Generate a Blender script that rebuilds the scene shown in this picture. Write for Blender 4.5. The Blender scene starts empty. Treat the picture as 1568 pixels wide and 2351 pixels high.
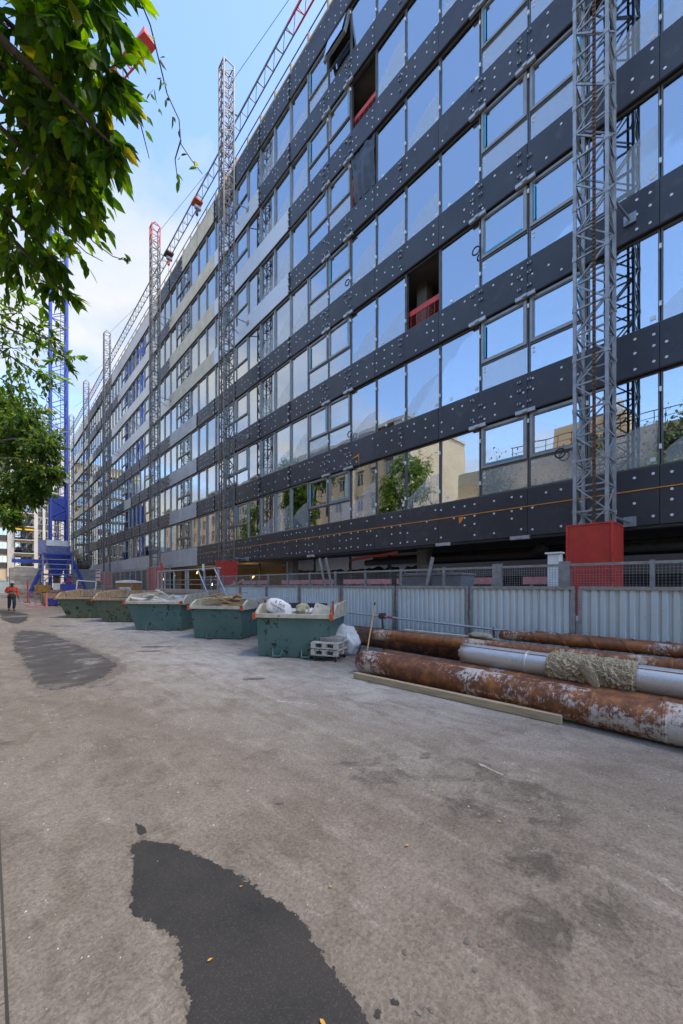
import bpy, bmesh, math, random
import numpy as np
from mathutils import Vector, Matrix, noise as mnoise
random.seed(7); rng = np.random.default_rng(7)
S = bpy.context.scene
C = S.collection
rad = math.radians
# ------------------------------------------------------------------ camera, world, sun, exposure
cam = bpy.data.cameras.new('camera'); camo = bpy.data.objects.new('camera', cam); C.objects.link(camo)
camo.location = (0, 0, 1.65); camo.rotation_euler = (rad(90), 0, rad(-42.63))
cam.sensor_fit = 'HORIZONTAL'; cam.sensor_width = 36; cam.lens = 36*882/1568
cam.shift_y = 165.5/1568; cam.clip_start = 0.05; cam.clip_end = 2000
S.camera = camo
SUN_AZ, SUN_EL = 150.0, 62.0        # degrees from +Y towards +X ; elevation (sun stands behind the camera, veiled by thin cloud)
W = bpy.data.worlds.new('World'); S.world = W; W.use_nodes = True
wn, wl = W.node_tree.nodes, W.node_tree.links
wn.clear()
def N(nt, t, **k):
    n = nt.nodes.new(t)
    for a, b in k.items(): setattr(n, a, b)
    return n
def math_(nt, op, a, b=None, clamp=False):
    n = nt.nodes.new('ShaderNodeMath'); n.operation = op; n.use_clamp = clamp
    for i, s in enumerate((a, b)):
        if s is None: continue
        if isinstance(s, (int, float)): n.inputs[i].default_value = s
        else: nt.links.new(s, n.inputs[i])
    return n.outputs[0]
def ramp_(nt, fac, stops, interp='LINEAR'):
    n = nt.nodes.new('ShaderNodeValToRGB'); n.color_ramp.interpolation = interp
    els = n.color_ramp.elements
    while len(els) < len(stops): els.new(.5)
    for e, (p, c) in zip(els, stops):
        e.position = p
        e.color = (c, c, c, 1) if isinstance(c, (int, float)) else (*c, 1)
    nt.links.new(fac, n.inputs[0]); return n.outputs[0]
def mix_(nt, fac, a, b, blend='MIX'):
    n = nt.nodes.new('ShaderNodeMix'); n.data_type = 'RGBA'; n.blend_type = blend
    for i, s in ((0, fac), (6, a), (7, b)):
        if isinstance(s, (int, float)): n.inputs[i].default_value = s if i == 0 else (s, s, s, 1)
        elif isinstance(s, tuple): n.inputs[i].default_value = (*s, 1)
        else: nt.links.new(s, n.inputs[i])
    return n.outputs[2]
def noise_(nt, vec, scale, detail=5, rough=.55, dist=0):
    n = nt.nodes.new('ShaderNodeTexNoise'); n.inputs['Scale'].default_value = scale
    n.inputs['Detail'].default_value = detail; n.inputs['Roughness'].default_value = rough
    n.inputs['Distortion'].default_value = dist
    if vec is not None: nt.links.new(vec, n.inputs['Vector'])
    return n.outputs['Fac']
nt = W.node_tree
sky = N(nt, 'ShaderNodeTexSky', sky_type='NISHITA', sun_disc=False)
sky.sun_elevation = rad(SUN_EL); sky.sun_rotation = rad(SUN_AZ)
sky.air_density = 1.0; sky.dust_density = 0.7; sky.ozone_density = 2.5
tc = N(nt, 'ShaderNodeTexCoord'); sep = N(nt, 'ShaderNodeSeparateXYZ'); wl.new(tc.outputs['Generated'], sep.inputs[0])
zz = math_(nt, 'ADD', math_(nt, 'MAXIMUM', sep.outputs[2], 0.0), .22)
cmb = N(nt, 'ShaderNodeCombineXYZ')
wl.new(math_(nt, 'DIVIDE', sep.outputs[0], zz), cmb.inputs[0]); wl.new(math_(nt, 'DIVIDE', sep.outputs[1], zz), cmb.inputs[1])
cmb.inputs[2].default_value = 3.7
cn = noise_(nt, cmb.outputs[0], 1.35, 9, .56, .25)
bank = math_(nt, 'ADD', math_(nt, 'MULTIPLY', sep.outputs[1], .30), math_(nt, 'MULTIPLY', sep.outputs[2], -.36))
cov = math_(nt, 'ADD', cn, bank)
cmask = ramp_(nt, cov, [(.47, 0), (.57, .55), (.74, .93)])
cshade = ramp_(nt, noise_(nt, cmb.outputs[0], 2.6, 6, .5), [(.38, (.56, .63, .74)), (.60, (1.0, .97, .92))])
cshade = mix_(nt, 1.0, cshade, ramp_(nt, sep.outputs[2], [(.0, (1.0, .89, .72)), (.5, (.98, .97, .95))]), 'MULTIPLY')
cloudc = mix_(nt, 1.0, cshade, (2.35, 2.35, 2.35), 'MULTIPLY')
skyc = mix_(nt, cmask, sky.outputs[0], cloudc)
bg = N(nt, 'ShaderNodeBackground'); bg.inputs[1].default_value = .15; wl.new(skyc, bg.inputs[0])
wo = N(nt, 'ShaderNodeOutputWorld'); wl.new(bg.outputs[0], wo.inputs[0])
sl = bpy.data.lights.new('sun', 'SUN'); sl.energy = 1.35; sl.angle = rad(12); sl.color = (1, .86, .68)
so = bpy.data.objects.new('sun', sl); C.objects.link(so)
so.rotation_euler = (rad(90-SUN_EL), 0, rad(180-SUN_AZ)); so.location = (0, 0, 60)
S.view_settings.view_transform = 'Standard'; S.view_settings.look = 'None'
S.view_settings.gamma = 1; S.view_settings.use_curve_mapping = False
S.view_settings.exposure = 1.6
S.cycles.use_denoising = True
S.cycles.max_bounces = 8; S.cycles.transparent_max_bounces = 24; S.cycles.glossy_bounces = 4
S.cycles.sample_clamp_indirect = 6; S.cycles.caustics_reflective = False; S.cycles.caustics_refractive = False

# ------------------------------------------------------------------ materials
def mat(name, c1, c2=None, scale=4, rough=.6, metal=0, bump=0, bscale=40, lo=.35, hi=.65, detail=6, stretch=None,
        c3=None, s3=9, t3=(.62, .68), spec=.5, alpha=1, transl=None, rvar=0, world=False):
    m = bpy.data.materials.new(name); m.use_nodes = True; t = m.node_tree
    b = t.nodes['Principled BSDF']
    tcn = N(t, 'ShaderNodeTexCoord'); oi = N(t, 'ShaderNodeObjectInfo')
    if world:
        g = N(t, 'ShaderNodeNewGeometry'); vec = g.outputs['Position']
    else:
        va = N(t, 'ShaderNodeVectorMath', operation='ADD'); t.links.new(tcn.outputs['Object'], va.inputs[0])
        vs = N(t, 'ShaderNodeVectorMath', operation='SCALE'); vs.inputs[0].default_value = (31, 17, 23)
        t.links.new(oi.outputs['Random'], vs.inputs['Scale']); t.links.new(vs.outputs[0], va.inputs[1]); vec = va.outputs[0]
    if stretch:
        mp = N(t, 'ShaderNodeMapping'); mp.inputs['Scale'].default_value = stretch; t.links.new(vec, mp.inputs[0]); vec = mp.outputs[0]
    if c2 is None: c2 = tuple(x*.8 for x in c1)
    fac = ramp_(t, noise_(t, vec, scale, detail), [(lo, 0), (hi, 1)])
    col = mix_(t, fac, c1, c2)
    if c3:
        f3 = ramp_(t, noise_(t, vec, s3, 8, .65), [(t3[0], 0), (t3[1], 1)])
        col = mix_(t, f3, col, c3)
    if rvar:
        hs = N(t, 'ShaderNodeHueSaturation'); t.links.new(col, hs.inputs['Color'])
        t.links.new(math_(t, 'ADD', math_(t, 'MULTIPLY', oi.outputs['Random'], rvar), 1-rvar/2), hs.inputs['Value']); col = hs.outputs[0]
    t.links.new(col, b.inputs['Base Color'])
    b.inputs['Roughness'].default_value = rough; b.inputs['Metallic'].default_value = metal
    b.inputs['Specular IOR Level'].default_value = spec
    if bump:
        bn = N(t, 'ShaderNodeBump'); bn.inputs['Strength'].default_value = bump; bn.inputs['Distance'].default_value = .02
        t.links.new(noise_(t, vec, bscale, 6), bn.inputs['Height']); t.links.new(bn.outputs[0], b.inputs['Normal'])
    if alpha < 1: b.inputs['Alpha'].default_value = alpha
    return m
def leafmat(name, stops, tw=.45):
    m = bpy.data.materials.new(name); m.use_nodes = True; t = m.node_tree; b = t.nodes['Principled BSDF']
    g = N(t, 'ShaderNodeNewGeometry'); oi = N(t, 'ShaderNodeObjectInfo')
    r = math_(t, 'FRACT', math_(t, 'ADD', g.outputs['Random Per Island'], math_(t, 'MULTIPLY', oi.outputs['Random'], 7.3)))
    col = ramp_(t, r, stops)
    t.links.new(col, b.inputs['Base Color']); b.inputs['Roughness'].default_value = .45; b.inputs['Specular IOR Level'].default_value = .35
    tr = N(t, 'ShaderNodeBsdfTranslucent'); hs = N(t, 'ShaderNodeHueSaturation'); hs.inputs['Value'].default_value = 2.6; hs.inputs['Saturation'].default_value = 1.15
    hs.inputs['Hue'].default_value = .485
    t.links.new(col, hs.inputs['Color']); t.links.new(hs.outputs[0], tr.inputs[0])
    mx = N(t, 'ShaderNodeMixShader'); mx.inputs[0].default_value = tw
    t.links.new(b.outputs[0], mx.inputs[1]); t.links.new(tr.outputs[0], mx.inputs[2])
    t.links.new(mx.outputs[0], t.nodes['Material Output'].inputs[0]); return m
def glassmat(name, refl=.45, tint=(.86, .93, 1.0), see=(.95, .97, .97)):
    m = bpy.data.materials.new(name); m.use_nodes = True; t = m.node_tree; t.nodes.remove(t.nodes['Principled BSDF'])
    gl = N(t, 'ShaderNodeBsdfGlossy'); gl.inputs['Roughness'].default_value = 0.0; gl.inputs['Color'].default_value = (*tint, 1)
    tcn = N(t, 'ShaderNodeTexCoord'); bn = N(t, 'ShaderNodeBump'); bn.inputs['Strength'].default_value = .05; bn.inputs['Distance'].default_value = .02
    t.links.new(noise_(t, tcn.outputs['Object'], 1.3, 1), bn.inputs['Height']); t.links.new(bn.outputs[0], gl.inputs['Normal'])
    tr = N(t, 'ShaderNodeBsdfTransparent'); tr.inputs[0].default_value = (*see, 1)
    lw = N(t, 'ShaderNodeFresnel'); lw.inputs[0].default_value = 1.5
    f = math_(t, 'ADD', math_(t, 'MULTIPLY', lw.outputs[0], .5), refl, clamp=True)
    mx = N(t, 'ShaderNodeMixShader'); t.links.new(f, mx.inputs[0]); t.links.new(tr.outputs[0], mx.inputs[1]); t.links.new(gl.outputs[0], mx.inputs[2])
    t.links.new(mx.outputs[0], t.nodes['Material Output'].inputs[0]); return m
def emit(name, c, s):
    m = bpy.data.materials.new(name); m.use_nodes = True; b = m.node_tree.nodes['Principled BSDF']
    b.inputs['Base Color'].default_value = (*c, 1); b.inputs['Emission Color'].default_value = (*c, 1); b.inputs['Emission Strength'].default_value = s; return m
def rustmat(name, paint, cover, rust1=(.19, .062, .022), rust2=(.075, .028, .016), ring=0):
    m = bpy.data.materials.new(name); m.use_nodes = True; t = m.node_tree; b = t.nodes['Principled BSDF']
    tcn = N(t, 'ShaderNodeTexCoord'); vec = tcn.outputs['Object']
    mp = N(t, 'ShaderNodeMapping'); mp.inputs['Scale'].default_value = (1.0, .55, 1.0); t.links.new(vec, mp.inputs[0])
    big = noise_(t, mp.outputs[0], 2.6, 3, .5); fine = noise_(t, vec, 17, 9, .72); gr = noise_(t, vec, 70, 5, .7)
    streak = N(t, 'ShaderNodeMapping'); streak.inputs['Scale'].default_value = (6, 60, 1.2); t.links.new(vec, streak.inputs[0])
    stn = noise_(t, streak.outputs[0], 1, 4)
    mixv = math_(t, 'ADD', math_(t, 'ADD', math_(t, 'MULTIPLY', big, .55), math_(t, 'MULTIPLY', fine, .65)), math_(t, 'MULTIPLY', stn, .2))
    bm_ = N(t, 'ShaderNodeMapping'); bm_.inputs['Scale'].default_value = (.08, 1.5, .08); t.links.new(vec, bm_.inputs[0])
    band = noise_(t, bm_.outputs[0], 1.0, 2, .5)
    mixv = math_(t, 'ADD', mixv, math_(t, 'MULTIPLY', math_(t, 'SUBTRACT', band, .5), .5))
    pm = ramp_(t, mixv, [(1-cover-.035, 0), (1-cover+.045, 1)])
    rust2 = tuple(rust2)
    rc = mix_(t, ramp_(t, math_(t, 'ADD', math_(t, 'MULTIPLY', fine, .7), math_(t, 'MULTIPLY', band, .3)), [(.35, 0), (.68, 1)]), rust2, rust1)
    rc = mix_(t, ramp_(t, noise_(t, vec, 5.5, 6, .65), [(.48, 0), (.66, .75)]), rc, (.34, .13, .035)); rc = mix_(t, ramp_(t, gr, [(.56, 0), (.72, .6)]), rc, (.33, .20, .11))
    pc = mix_(t, ramp_(t, gr, [(.45, 0), (.75, .5)]), paint, tuple(x*.45 for x in paint))
    t.links.new(mix_(t, pm, rc, pc), b.inputs['Base Color'])
    b.inputs['Roughness'].default_value = .62
    bn = N(t, 'ShaderNodeBump'); bn.inputs['Strength'].default_value = .35; bn.inputs['Distance'].default_value = .006
    t.links.new(math_(t, 'ADD', pm, fine), bn.inputs['Height']); t.links.new(bn.outputs[0], b.inputs['Normal']); return m

M = {}
M['dark'] = mat('membrane_dark', (.020, .021, .028), (.034, .034, .041), 1.2, .5, c3=(.075, .070, .070), s3=3, t3=(.56, .78), bump=.06, bscale=30, rvar=.25, spec=.6)
M['soffit'] = mat('soffit_dark', (.02, .017, .015), (.035, .025, .02), 3, .8)
M['silver'] = mat('foil_silver', (.58, .61, .66), (.50, .53, .58), 14, .45, metal=.15, c3=(.2, .22, .26), s3=14, t3=(.64, .70), bump=.1, bscale=6)
M['conc'] = mat('concrete_cream', (.60, .51, .38), (.48, .41, .31), 1.5, .85, bump=.15, bscale=25, c3=(.25, .22, .19), s3=4, t3=(.6, .75))
M['concg'] = mat('concrete_grey', (.52, .495, .46), (.42, .40, .375), 1.1, .85, bump=.15, bscale=30, c3=(.22, .215, .2), s3=3, t3=(.6, .8))
M['metal'] = mat('cladding_metal', (.55, .51, .47), (.50, .465, .43), .7, .42, metal=.35, rvar=.12)
M['beige'] = mat('cladding_beige', (.58, .48, .36), (.50, .42, .32), .7, .42, metal=.2, rvar=.15)
M['frame'] = mat('window_aluminium', (.14, .135, .13), (.10, .098, .095), 3, .45, metal=.35)
M['sash'] = mat('sash_aluminium', (.33, .32, .305), (.26, .255, .245), 3, .42, metal=.5)
M['glass'] = glassmat('facade_glass')
M['film'] = mat('protective_film', (.92, .94, .95), (.82, .86, .88), 2.5, .35, stretch=(1, 5, .5), alpha=.13)
M['white'] = mat('white_sticker', (.82, .82, .80), (.7, .7, .68), 6, .6)
M['disc'] = mat('fastener_white', (.74, .75, .78), (.6, .61, .65), 30, .5)
M['galv'] = mat('galvanised_steel', (.36, .385, .41), (.25, .27, .29), 9, .45, metal=.55, c3=(.16, .15, .14), s3=12, t3=(.66, .75))
M['mast'] = mat('mast_steel', (.215, .198, .182), (.135, .125, .115), 5, .55, metal=.3, c3=(.17, .10, .06), s3=6, t3=(.60, .70))
M['mastnew'] = mat('mast_steel_bright', (.38, .39, .40), (.26, .265, .27), 5, .5, metal=.35, c3=(.17, .13, .10), s3=6, t3=(.64, .74))
M['rack'] = mat('rack_rust', (.11, .055, .035), (.06, .04, .032), 6, .7, c3=(.22, .09, .045), s3=5, t3=(.5, .65))
M['redmesh'] = mat('red_guard_mesh', (.62, .055, .032), (.50, .042, .028), 5, .6, alpha=.76, c3=(.55, .16, .11), s3=7, t3=(.66, .74), bump=.25, bscale=120)
M['red'] = mat('red_paint', (.60, .05, .035), (.42, .035, .03), 5, .5)
M['pink'] = mat('faded_red', (.72, .30, .28), (.60, .20, .18), 6, .7)
M['fence'] = mat('hoarding_sheet', (.55, .62, .645), (.49, .555, .58), 1.3, .5, metal=.1, c3=(.25, .29, .30), s3=5, t3=(.64, .74), rvar=.1)
M['blue'] = mat('crane_blue', (.035, .075, .42), (.028, .055, .30), 2, .45, c3=(.12, .14, .30), s3=6, t3=(.62, .7))
M['bluegrey'] = mat('hopper_bluegrey', (.17, .20, .38), (.11, .14, .30), 3, .55, c3=(.3, .3, .34), s3=7, t3=(.58, .68))
M['green'] = mat('skip_green', (.062, .125, .115), (.085, .155, .142), 1.4, .55, c3=(.020, .026, .022), s3=5.5, t3=(.585, .635), bump=.08, bscale=7, spec=.35)
M['greenold'] = mat('skip_green_dirty', (.075, .115, .08), (.115, .12, .075), 1.6, .65, c3=(.03, .028, .02), s3=4.5, t3=(.56, .62), bump=.1, bscale=9, spec=.3)
M['rim'] = mat('skip_rim_cream', (.56, .52, .42), (.40, .36, .28), 5, .65, c3=(.16, .12, .08), s3=9, t3=(.63, .69), bump=.1)
M['rimrust'] = mat('skip_rim_rusty', (.46, .36, .26), (.30, .20, .12), 6, .7, stretch=(3, 3, .6), c3=(.12, .065, .035), s3=8, t3=(.54, .64))
M['orange'] = mat('orange_red_paint', (.62, .10, .03), (.3, .06, .03), 8, .6)
M['wood'] = mat('raw_timber', (.50, .34, .17), (.36, .22, .10), 3, .75, stretch=(1, 12, 12), rvar=.5)
M['woodpale'] = mat('pale_timber', (.42, .34, .23), (.30, .235, .155), 3, .8, stretch=(10, 1, 10), c3=(.1, .08, .06), s3=6, t3=(.66, .72))
M['palletwood'] = mat('weathered_pallet', (.50, .48, .44), (.36, .34, .31), 4, .85, stretch=(1, 6, 6), c3=(.18, .16, .14), s3=8, t3=(.64, .7))
M['rubber'] = mat('rubber', (.025, .025, .027), (.04, .04, .04), 8, .7)
M['sack'] = mat('white_sack', (.72, .71, .69), (.55, .54, .52), 4, .75, bump=.4, bscale=14, c3=(.35, .33, .3), s3=6, t3=(.64, .74))
M['rubble'] = mat('rubble_pale', (.55, .50, .46), (.40, .36, .33), 9, .9, bump=.5, bscale=20)
M['mud'] = mat('wet_cement', (.42, .355, .24), (.32, .27, .18), 14, .9, bump=.7, bscale=60)
M['block'] = mat('concrete_block', (.36, .345, .32), (.25, .24, .225), 2, .9, bump=.2, bscale=20, rvar=.25)
M['tank'] = mat('galvanised_pale', (.47, .48, .49), (.36, .37, .38), 4, .4, metal=.4)
M['rust_a'] = rustmat('pipe_rust_paint', (.48, .455, .43), .24)
M['rust_b'] = rustmat('pipe_rust', (.40, .36, .33), .14)
M['rust_o'] = rustmat('pipe_rust_orange', (.45, .40, .34), .19, (.26, .085, .022), (.10, .035, .014))
M['rust_d'] = rustmat('pipe_rust_dark', (.22, .17, .15), .14, (.085, .036, .024), (.045, .024, .018))
M['rust_s'] = rustmat('pipe_rust_striped', (.50, .41, .32), .22, (.30, .10, .026), (.12, .042, .016))
M['silverpipe'] = rustmat('pipe_silver', (.54, .54, .54), .50, (.25, .11, .05), (.24, .23, .22)); _b = M['silverpipe'].node_tree.nodes['Principled BSDF']; _b.inputs['Metallic'].default_value = .5; _b.inputs['Roughness'].default_value = .42
M['orangeline'] = mat('orange_line', (.75, .27, .03), (.6, .2, .03), 4, .6)
M['bluetape'] = mat('blue_tape', (.02, .42, .66), (.03, .46, .70), 8, .5)
M['black'] = mat('black_plastic', (.02, .02, .022), (.035, .035, .04), 4, .35, bump=.5, bscale=6)
M['yellow'] = mat('yellow_awning', (.75, .45, .03), (.65, .38, .03), 5, .7)
M['plaster'] = mat('beige_render', (.68, .52, .33), (.60, .46, .29), .5, .9, c3=(.40, .31, .22), s3=1.2, t3=(.6, .8), world=True)
M['pier'] = mat('pale_stone', (.64, .58, .50), (.56, .50, .43), .6, .85, world=True)
M['brownp'] = mat('brown_panel', (.085, .068, .06), (.06, .05, .045), 1, .6)
M['winglass'] = glassmat('house_glass', .35, (.9, .92, .95), (.35, .35, .35))
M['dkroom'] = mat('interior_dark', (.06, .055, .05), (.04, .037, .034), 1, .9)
M['interior'] = mat('interior_concrete', (.20, .185, .165), (.14, .13, .115), .8, .9, world=True)
M['toilet'] = mat('toilet_brown', (.38, .22, .10), (.32, .18, .085), 3, .6)
M['bark'] = mat('bark', (.07, .055, .042), (.12, .10, .08), 14, .9, stretch=(1, 1, .25), bump=.6, bscale=30)
M['twig'] = mat('twig', (.045, .038, .03), (.07, .055, .04), 9, .85)
M['leaf'] = leafmat('leaf_green', [(0, (.028, .070, .012)), (.45, (.060, .130, .018)), (.8, (.095, .185, .022)), (.955, (.135, .235, .028)), (.975, (.30, .27, .03))], .58)
M['leafc'] = leafmat('leaf_small', [(0, (.035, .070, .015)), (.5, (.065, .125, .022)), (.85, (.11, .175, .03)), (.97, (.17, .21, .035))], .5)
M['ivy'] = leafmat('leaf_ivy', [(0, (.025, .05, .012)), (.5, (.05, .09, .02)), (.9, (.10, .14, .03))], .25)
M['fallen'] = mat('fallen_leaf_yellow', (.55, .33, .05), (.42, .22, .04), 20, .7)
M['cloth_o'] = mat('orange_workwear', (.80, .085, .02), (.65, .06, .015), 5, .7)
M['cloth_d'] = mat('dark_trousers', (.025, .03, .04), (.04, .045, .055), 6, .8)
M['band'] = mat('reflective_band', (.35, .36, .33), (.25, .26, .24), 12, .4)
M['skin'] = mat('skin', (.16, .085, .06), (.13, .07, .05), 10, .6)
M['boot'] = mat('tan_boot', (.26, .16, .08), (.19, .11, .06), 10, .8)
M['lamp'] = emit('lamp_warm', (1, .55, .12), 2.0)
M['lampw'] = emit('lamp_bulb', (1, .80, .5), 6)
M['ink'] = mat('print_dark', (.10, .10, .11), (.08, .08, .09), 5, .7)
M['inkblue'] = mat('print_blue', (.02, .13, .35), (.02, .12, .30), 5, .6)
M['pinkfloor'] = mat('pink_paint_ground', (.42, .17, .17), (.33, .17, .16), 2, .8, c3=(.24, .2, .19), s3=3, t3=(.5, .65))
M['blockgrey'] = mat('grey_plastic', (.22, .24, .27), (.18, .195, .22), 3, .55)

# ------------------------------------------------------------------ mesh helpers
class MB:
    def __init__(s): s.v = []; s.f = []
    def add(s, vs, fs):
        b = len(s.v); s.v += [tuple(p) for p in vs]; s.f += [tuple(i+b for i in f) for f in fs]; return s
    def box(s, x0, y0, z0, x1, y1, z1):
        return s.add([(x0,y0,z0),(x1,y0,z0),(x1,y1,z0),(x0,y1,z0),(x0,y0,z1),(x1,y0,z1),(x1,y1,z1),(x0,y1,z1)],
                     [(0,3,2,1),(4,5,6,7),(0,1,5,4),(1,2,6,5),(2,3,7,6),(3,0,4,7)])
    def bar(s, p, q, w, h=None, up=(0, 0, 1)):
        h = h or w; p = Vector(p); q = Vector(q); d = (q-p).normalized(); u = Vector(up)
        if abs(d.dot(u)) > .98: u = Vector((1, 0, 0)) if abs(d.x) < .9 else Vector((0, 1, 0))
        a = d.cross(u).normalized(); b = a.cross(d).normalized()
        vs = [e + a*(i*w/2) + b*(j*h/2) for e in (p, q) for i, j in ((-1,-1),(1,-1),(1,1),(-1,1))]
        return s.add(vs, [(0,1,2,3),(7,6,5,4),(0,4,5,1),(1,5,6,2),(2,6,7,3),(3,7,4,0)])
    def tube(s, p, q, r, r2=None, n=8, caps=True):
        r2 = r if r2 is None else r2; p = Vector(p); q = Vector(q); d = (q-p).normalized()
        u = Vector((0, 0, 1)) if abs(d.z) < .95 else Vector((1, 0, 0))
        a = d.cross(u).normalized(); b = a.cross(d)
        vs = [e + (a*math.cos(2*math.pi*i/n) + b*math.sin(2*math.pi*i/n))*rr for e, rr in ((p, r), (q, r2)) for i in range(n)]
        fs = [(i, (i+1) % n, n+(i+1) % n, n+i) for i in range(n)]
        if caps: fs += [tuple(range(n-1, -1, -1)), tuple(range(n, 2*n))]
        return s.add(vs, fs)
    def path(s, pts, r0, r1, n=6):
        for i in range(len(pts)-1):
            a = i/(len(pts)-1); b = (i+1)/(len(pts)-1)
            s.tube(pts[i], pts[i+1], r0+(r1-r0)*a, r0+(r1-r0)*b, n, caps=(i == 0 or i == len(pts)-2))
        return s
    def prism(s, poly, d):                     # poly: list of 3D points, extruded by vector d
        n = len(poly); d = Vector(d); vs = [Vector(p) for p in poly]
        vs += [p + d for p in vs]
        return s.add(vs, [tuple(range(n-1, -1, -1)), tuple(range(n, 2*n))] + [(i, (i+1) % n, n+(i+1) % n, n+i) for i in range(n)])
    def mesh(s, name, m=None, smooth=False):
        me = bpy.data.meshes.new(name); me.from_pydata(s.v, [], s.f)
        bm = bmesh.new(); bm.from_mesh(me); bmesh.ops.recalc_face_normals(bm, faces=bm.faces); bm.to_mesh(me); bm.free()
        if m: me.materials.append(M[m] if isinstance(m, str) else m)
        if smooth:
            for p in me.polygons: p.use_smooth = True
        return me
def inst(name, me, parent=None, loc=(0, 0, 0), rot=(0, 0, 0), kind=None, scale=None):
    o = bpy.data.objects.new(name, me); C.objects.link(o); o.location = loc; o.rotation_euler = rot
    if scale: o.scale = scale
    if parent: o.parent = parent
    if kind: o['kind'] = kind
    return o
def part(name, mb, m, parent=None, loc=(0, 0, 0), rot=(0, 0, 0), smooth=False, kind=None, bevel=0):
    o = inst(name, mb.mesh(name, m, smooth), parent, loc, rot, kind)
    if bevel:
        md = o.modifiers.new('bevel', 'BEVEL'); md.width = bevel; md.segments = 2; md.limit_method = 'ANGLE'
    return o
def tag(o, label, cat, group=None):
    o['label'] = label; o['category'] = cat
    if group: o['group'] = group
    return o
def thing(name, label, cat, loc=(0, 0, 0), rz=0, group=None):
    o = bpy.data.objects.new(name, None); C.objects.link(o); o.location = loc; o.rotation_euler = (0, 0, rz)
    o.empty_display_size = .2
    return tag(o, label, cat, group)
def struct(name, mb, m, loc=(0, 0, 0)):
    return part(name, mb, m, None, loc, kind='structure')
def text_mesh(s, size, m, name='lettering'):
    cu = bpy.data.curves.new(name, 'FONT'); cu.body = s; cu.size = size; cu.extrude = .002; cu.align_x = 'CENTER'; cu.align_y = 'CENTER'
    o = bpy.data.objects.new(name, cu); C.objects.link(o)
    dg = bpy.context.evaluated_depsgraph_get(); me = bpy.data.meshes.new_from_object(o.evaluated_get(dg))
    C.objects.unlink(o); bpy.data.objects.remove(o); me.materials.append(M[m]); return me
def lumpy(mb_pts, amp, freq, seed=0):
    out = []
    for p in mb_pts:
        p = Vector(p); n = mnoise.noise_vector(p*freq + Vector((seed, seed*1.7, 0))) + mnoise.noise_vector(p*freq*2.7)*.5
        out.append(p + n*amp)
    return out
def ico(sub=3):
    bm = bmesh.new(); bmesh.ops.create_icosphere(bm, subdivisions=sub, radius=1)
    vs = [v.co.copy() for v in bm.verts]; fs = [tuple(v.index for v in f.verts) for f in bm.faces]; bm.free(); return vs, fs
ICO2, ICO3, ICO4 = ico(2), ico(3), ico(4)

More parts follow.
